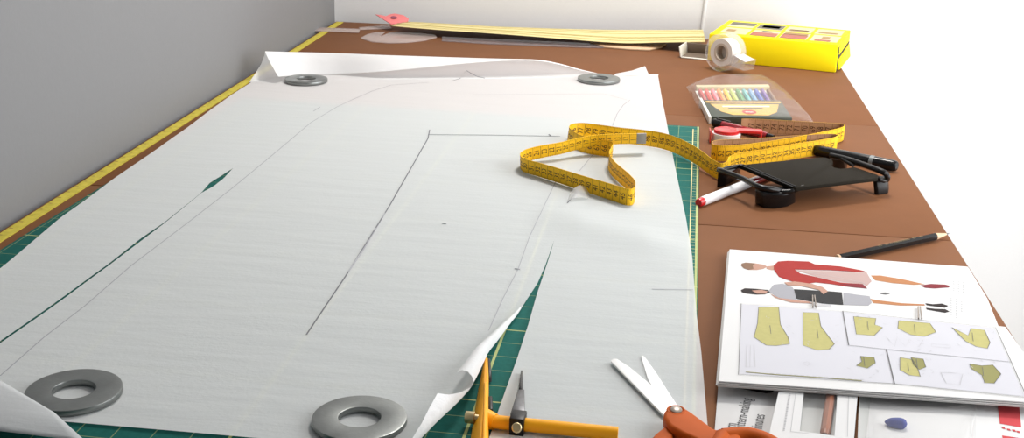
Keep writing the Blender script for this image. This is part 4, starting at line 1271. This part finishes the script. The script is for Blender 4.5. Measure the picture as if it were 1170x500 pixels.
# handles: near one passes over the pivot, far one under it; finger loops lie below the frame
def handle(path, rad, loop, lr, m='handle_orange'):
    b = MB()
    b.tube(spline(path, 26), rad, m, 18, flat=.72)
    b.tube(spline(loop+[loop[0]], 60), lr, m, 14)
    return b.build('handle', sz, smooth=60)
b = MB()
shank = [(757.5, 475), (759, 467.5), (764, 463.5), (772, 463), (783, 464.5), (792, 470.5), (804, 479.5), (816, 488.5), (830, 491.5), (846, 494.5), (850, 503), (835, 512), (815, 508), (796, 501), (778, 493), (764, 485)]
t_ = [P(x, y, .0165) for x, y in shank]
cg = sum(t_, V())/len(t_)
b.hexa([Z(p_.lerp(cg, .04), .0062) for p_ in t_], t_, 'handle_orange', .003, 4)
lp0 = [P(826, 500, .012), P(856, 499, .012), P(886, 512, .012), P(905, 545, .011), P(890, 580, .010), P(850, 588, .010), P(822, 560, .011), P(815, 525, .012)]
b.tube(spline(lp0+[lp0[0]], 70), .0065, 'handle_orange', 16)
b.build('handle', sz, smooth=60)
b = MB()
sh2 = [(764, 482), (770, 490), (769, 503), (760, 520), (744, 540), (722, 545), (722, 530), (735, 510), (748, 495)]
t_ = [P(x, y, .0118) for x, y in sh2]
cg = sum(t_, V())/len(t_)
b.hexa([Z(p_.lerp(cg, .04), .0048) for p_ in t_], t_, 'handle_orange', .0022, 4)
lp1 = [P(742, 535, .010), P(716, 545, .010), P(698, 575, .010), P(700, 610, .010), P(730, 625, .010), P(757, 600, .010), P(762, 560, .010)]
b.tube(spline(lp1+[lp1[0]], 70), .006, 'handle_orange', 16)
b.build('handle', sz, smooth=60)
# recess ring round the screw
b = MB()
b.lathe([(.0046, 0), (.0052, .0006), (.0062, .0006), (.0068, 0)], P(772.5, 468.5, .0163), V((0, -.05, 1)), 'handle_orange', 32, False)
b.build('screw_seat', sz)

# ---------------------------------------------------------------- light
def area(name, loc, target, sx, sy, power, col=(1, 1, 1)):
    l = bpy.data.lights.new(name, 'AREA'); l.shape = 'RECTANGLE'; l.size = sx; l.size_y = sy; l.energy = power; l.color = col
    o = bpy.data.objects.new(name, l); COL.objects.link(o); o.location = loc
    o.rotation_euler = (V(target)-V(loc)).to_track_quat('-Z', 'Y').to_euler()
    return o
area('window_daylight', (XR-.005, (WY0+WY1)/2, (WZ0+WZ1)/2), (XR-1, (WY0+WY1)/2+.3, (WZ0+WZ1)/2), WY1-WY0, WZ1-WZ0, 36, (.98, .99, 1))
area('ceiling_lamp', (.15, 1.85, HC-.45), (.15, 1.85, T), .3, .3, 19, (1, .96, .91))
w = bpy.data.worlds.new('world'); scene.world = w; w.use_nodes = True
bg = w.node_tree.nodes['Background']; bg.inputs['Color'].default_value = (.80, .91, 1, 1); bg.inputs['Strength'].default_value = .28

for o in list(bpy.data.objects):
    if '_o' in o: del o['_o']
vs = scene.view_settings
scene.display_settings.display_device = 'sRGB'
vs.view_transform = 'Standard'; vs.look = 'None'; vs.exposure = 0.0; vs.gamma = 1; vs.use_curve_mapping = False
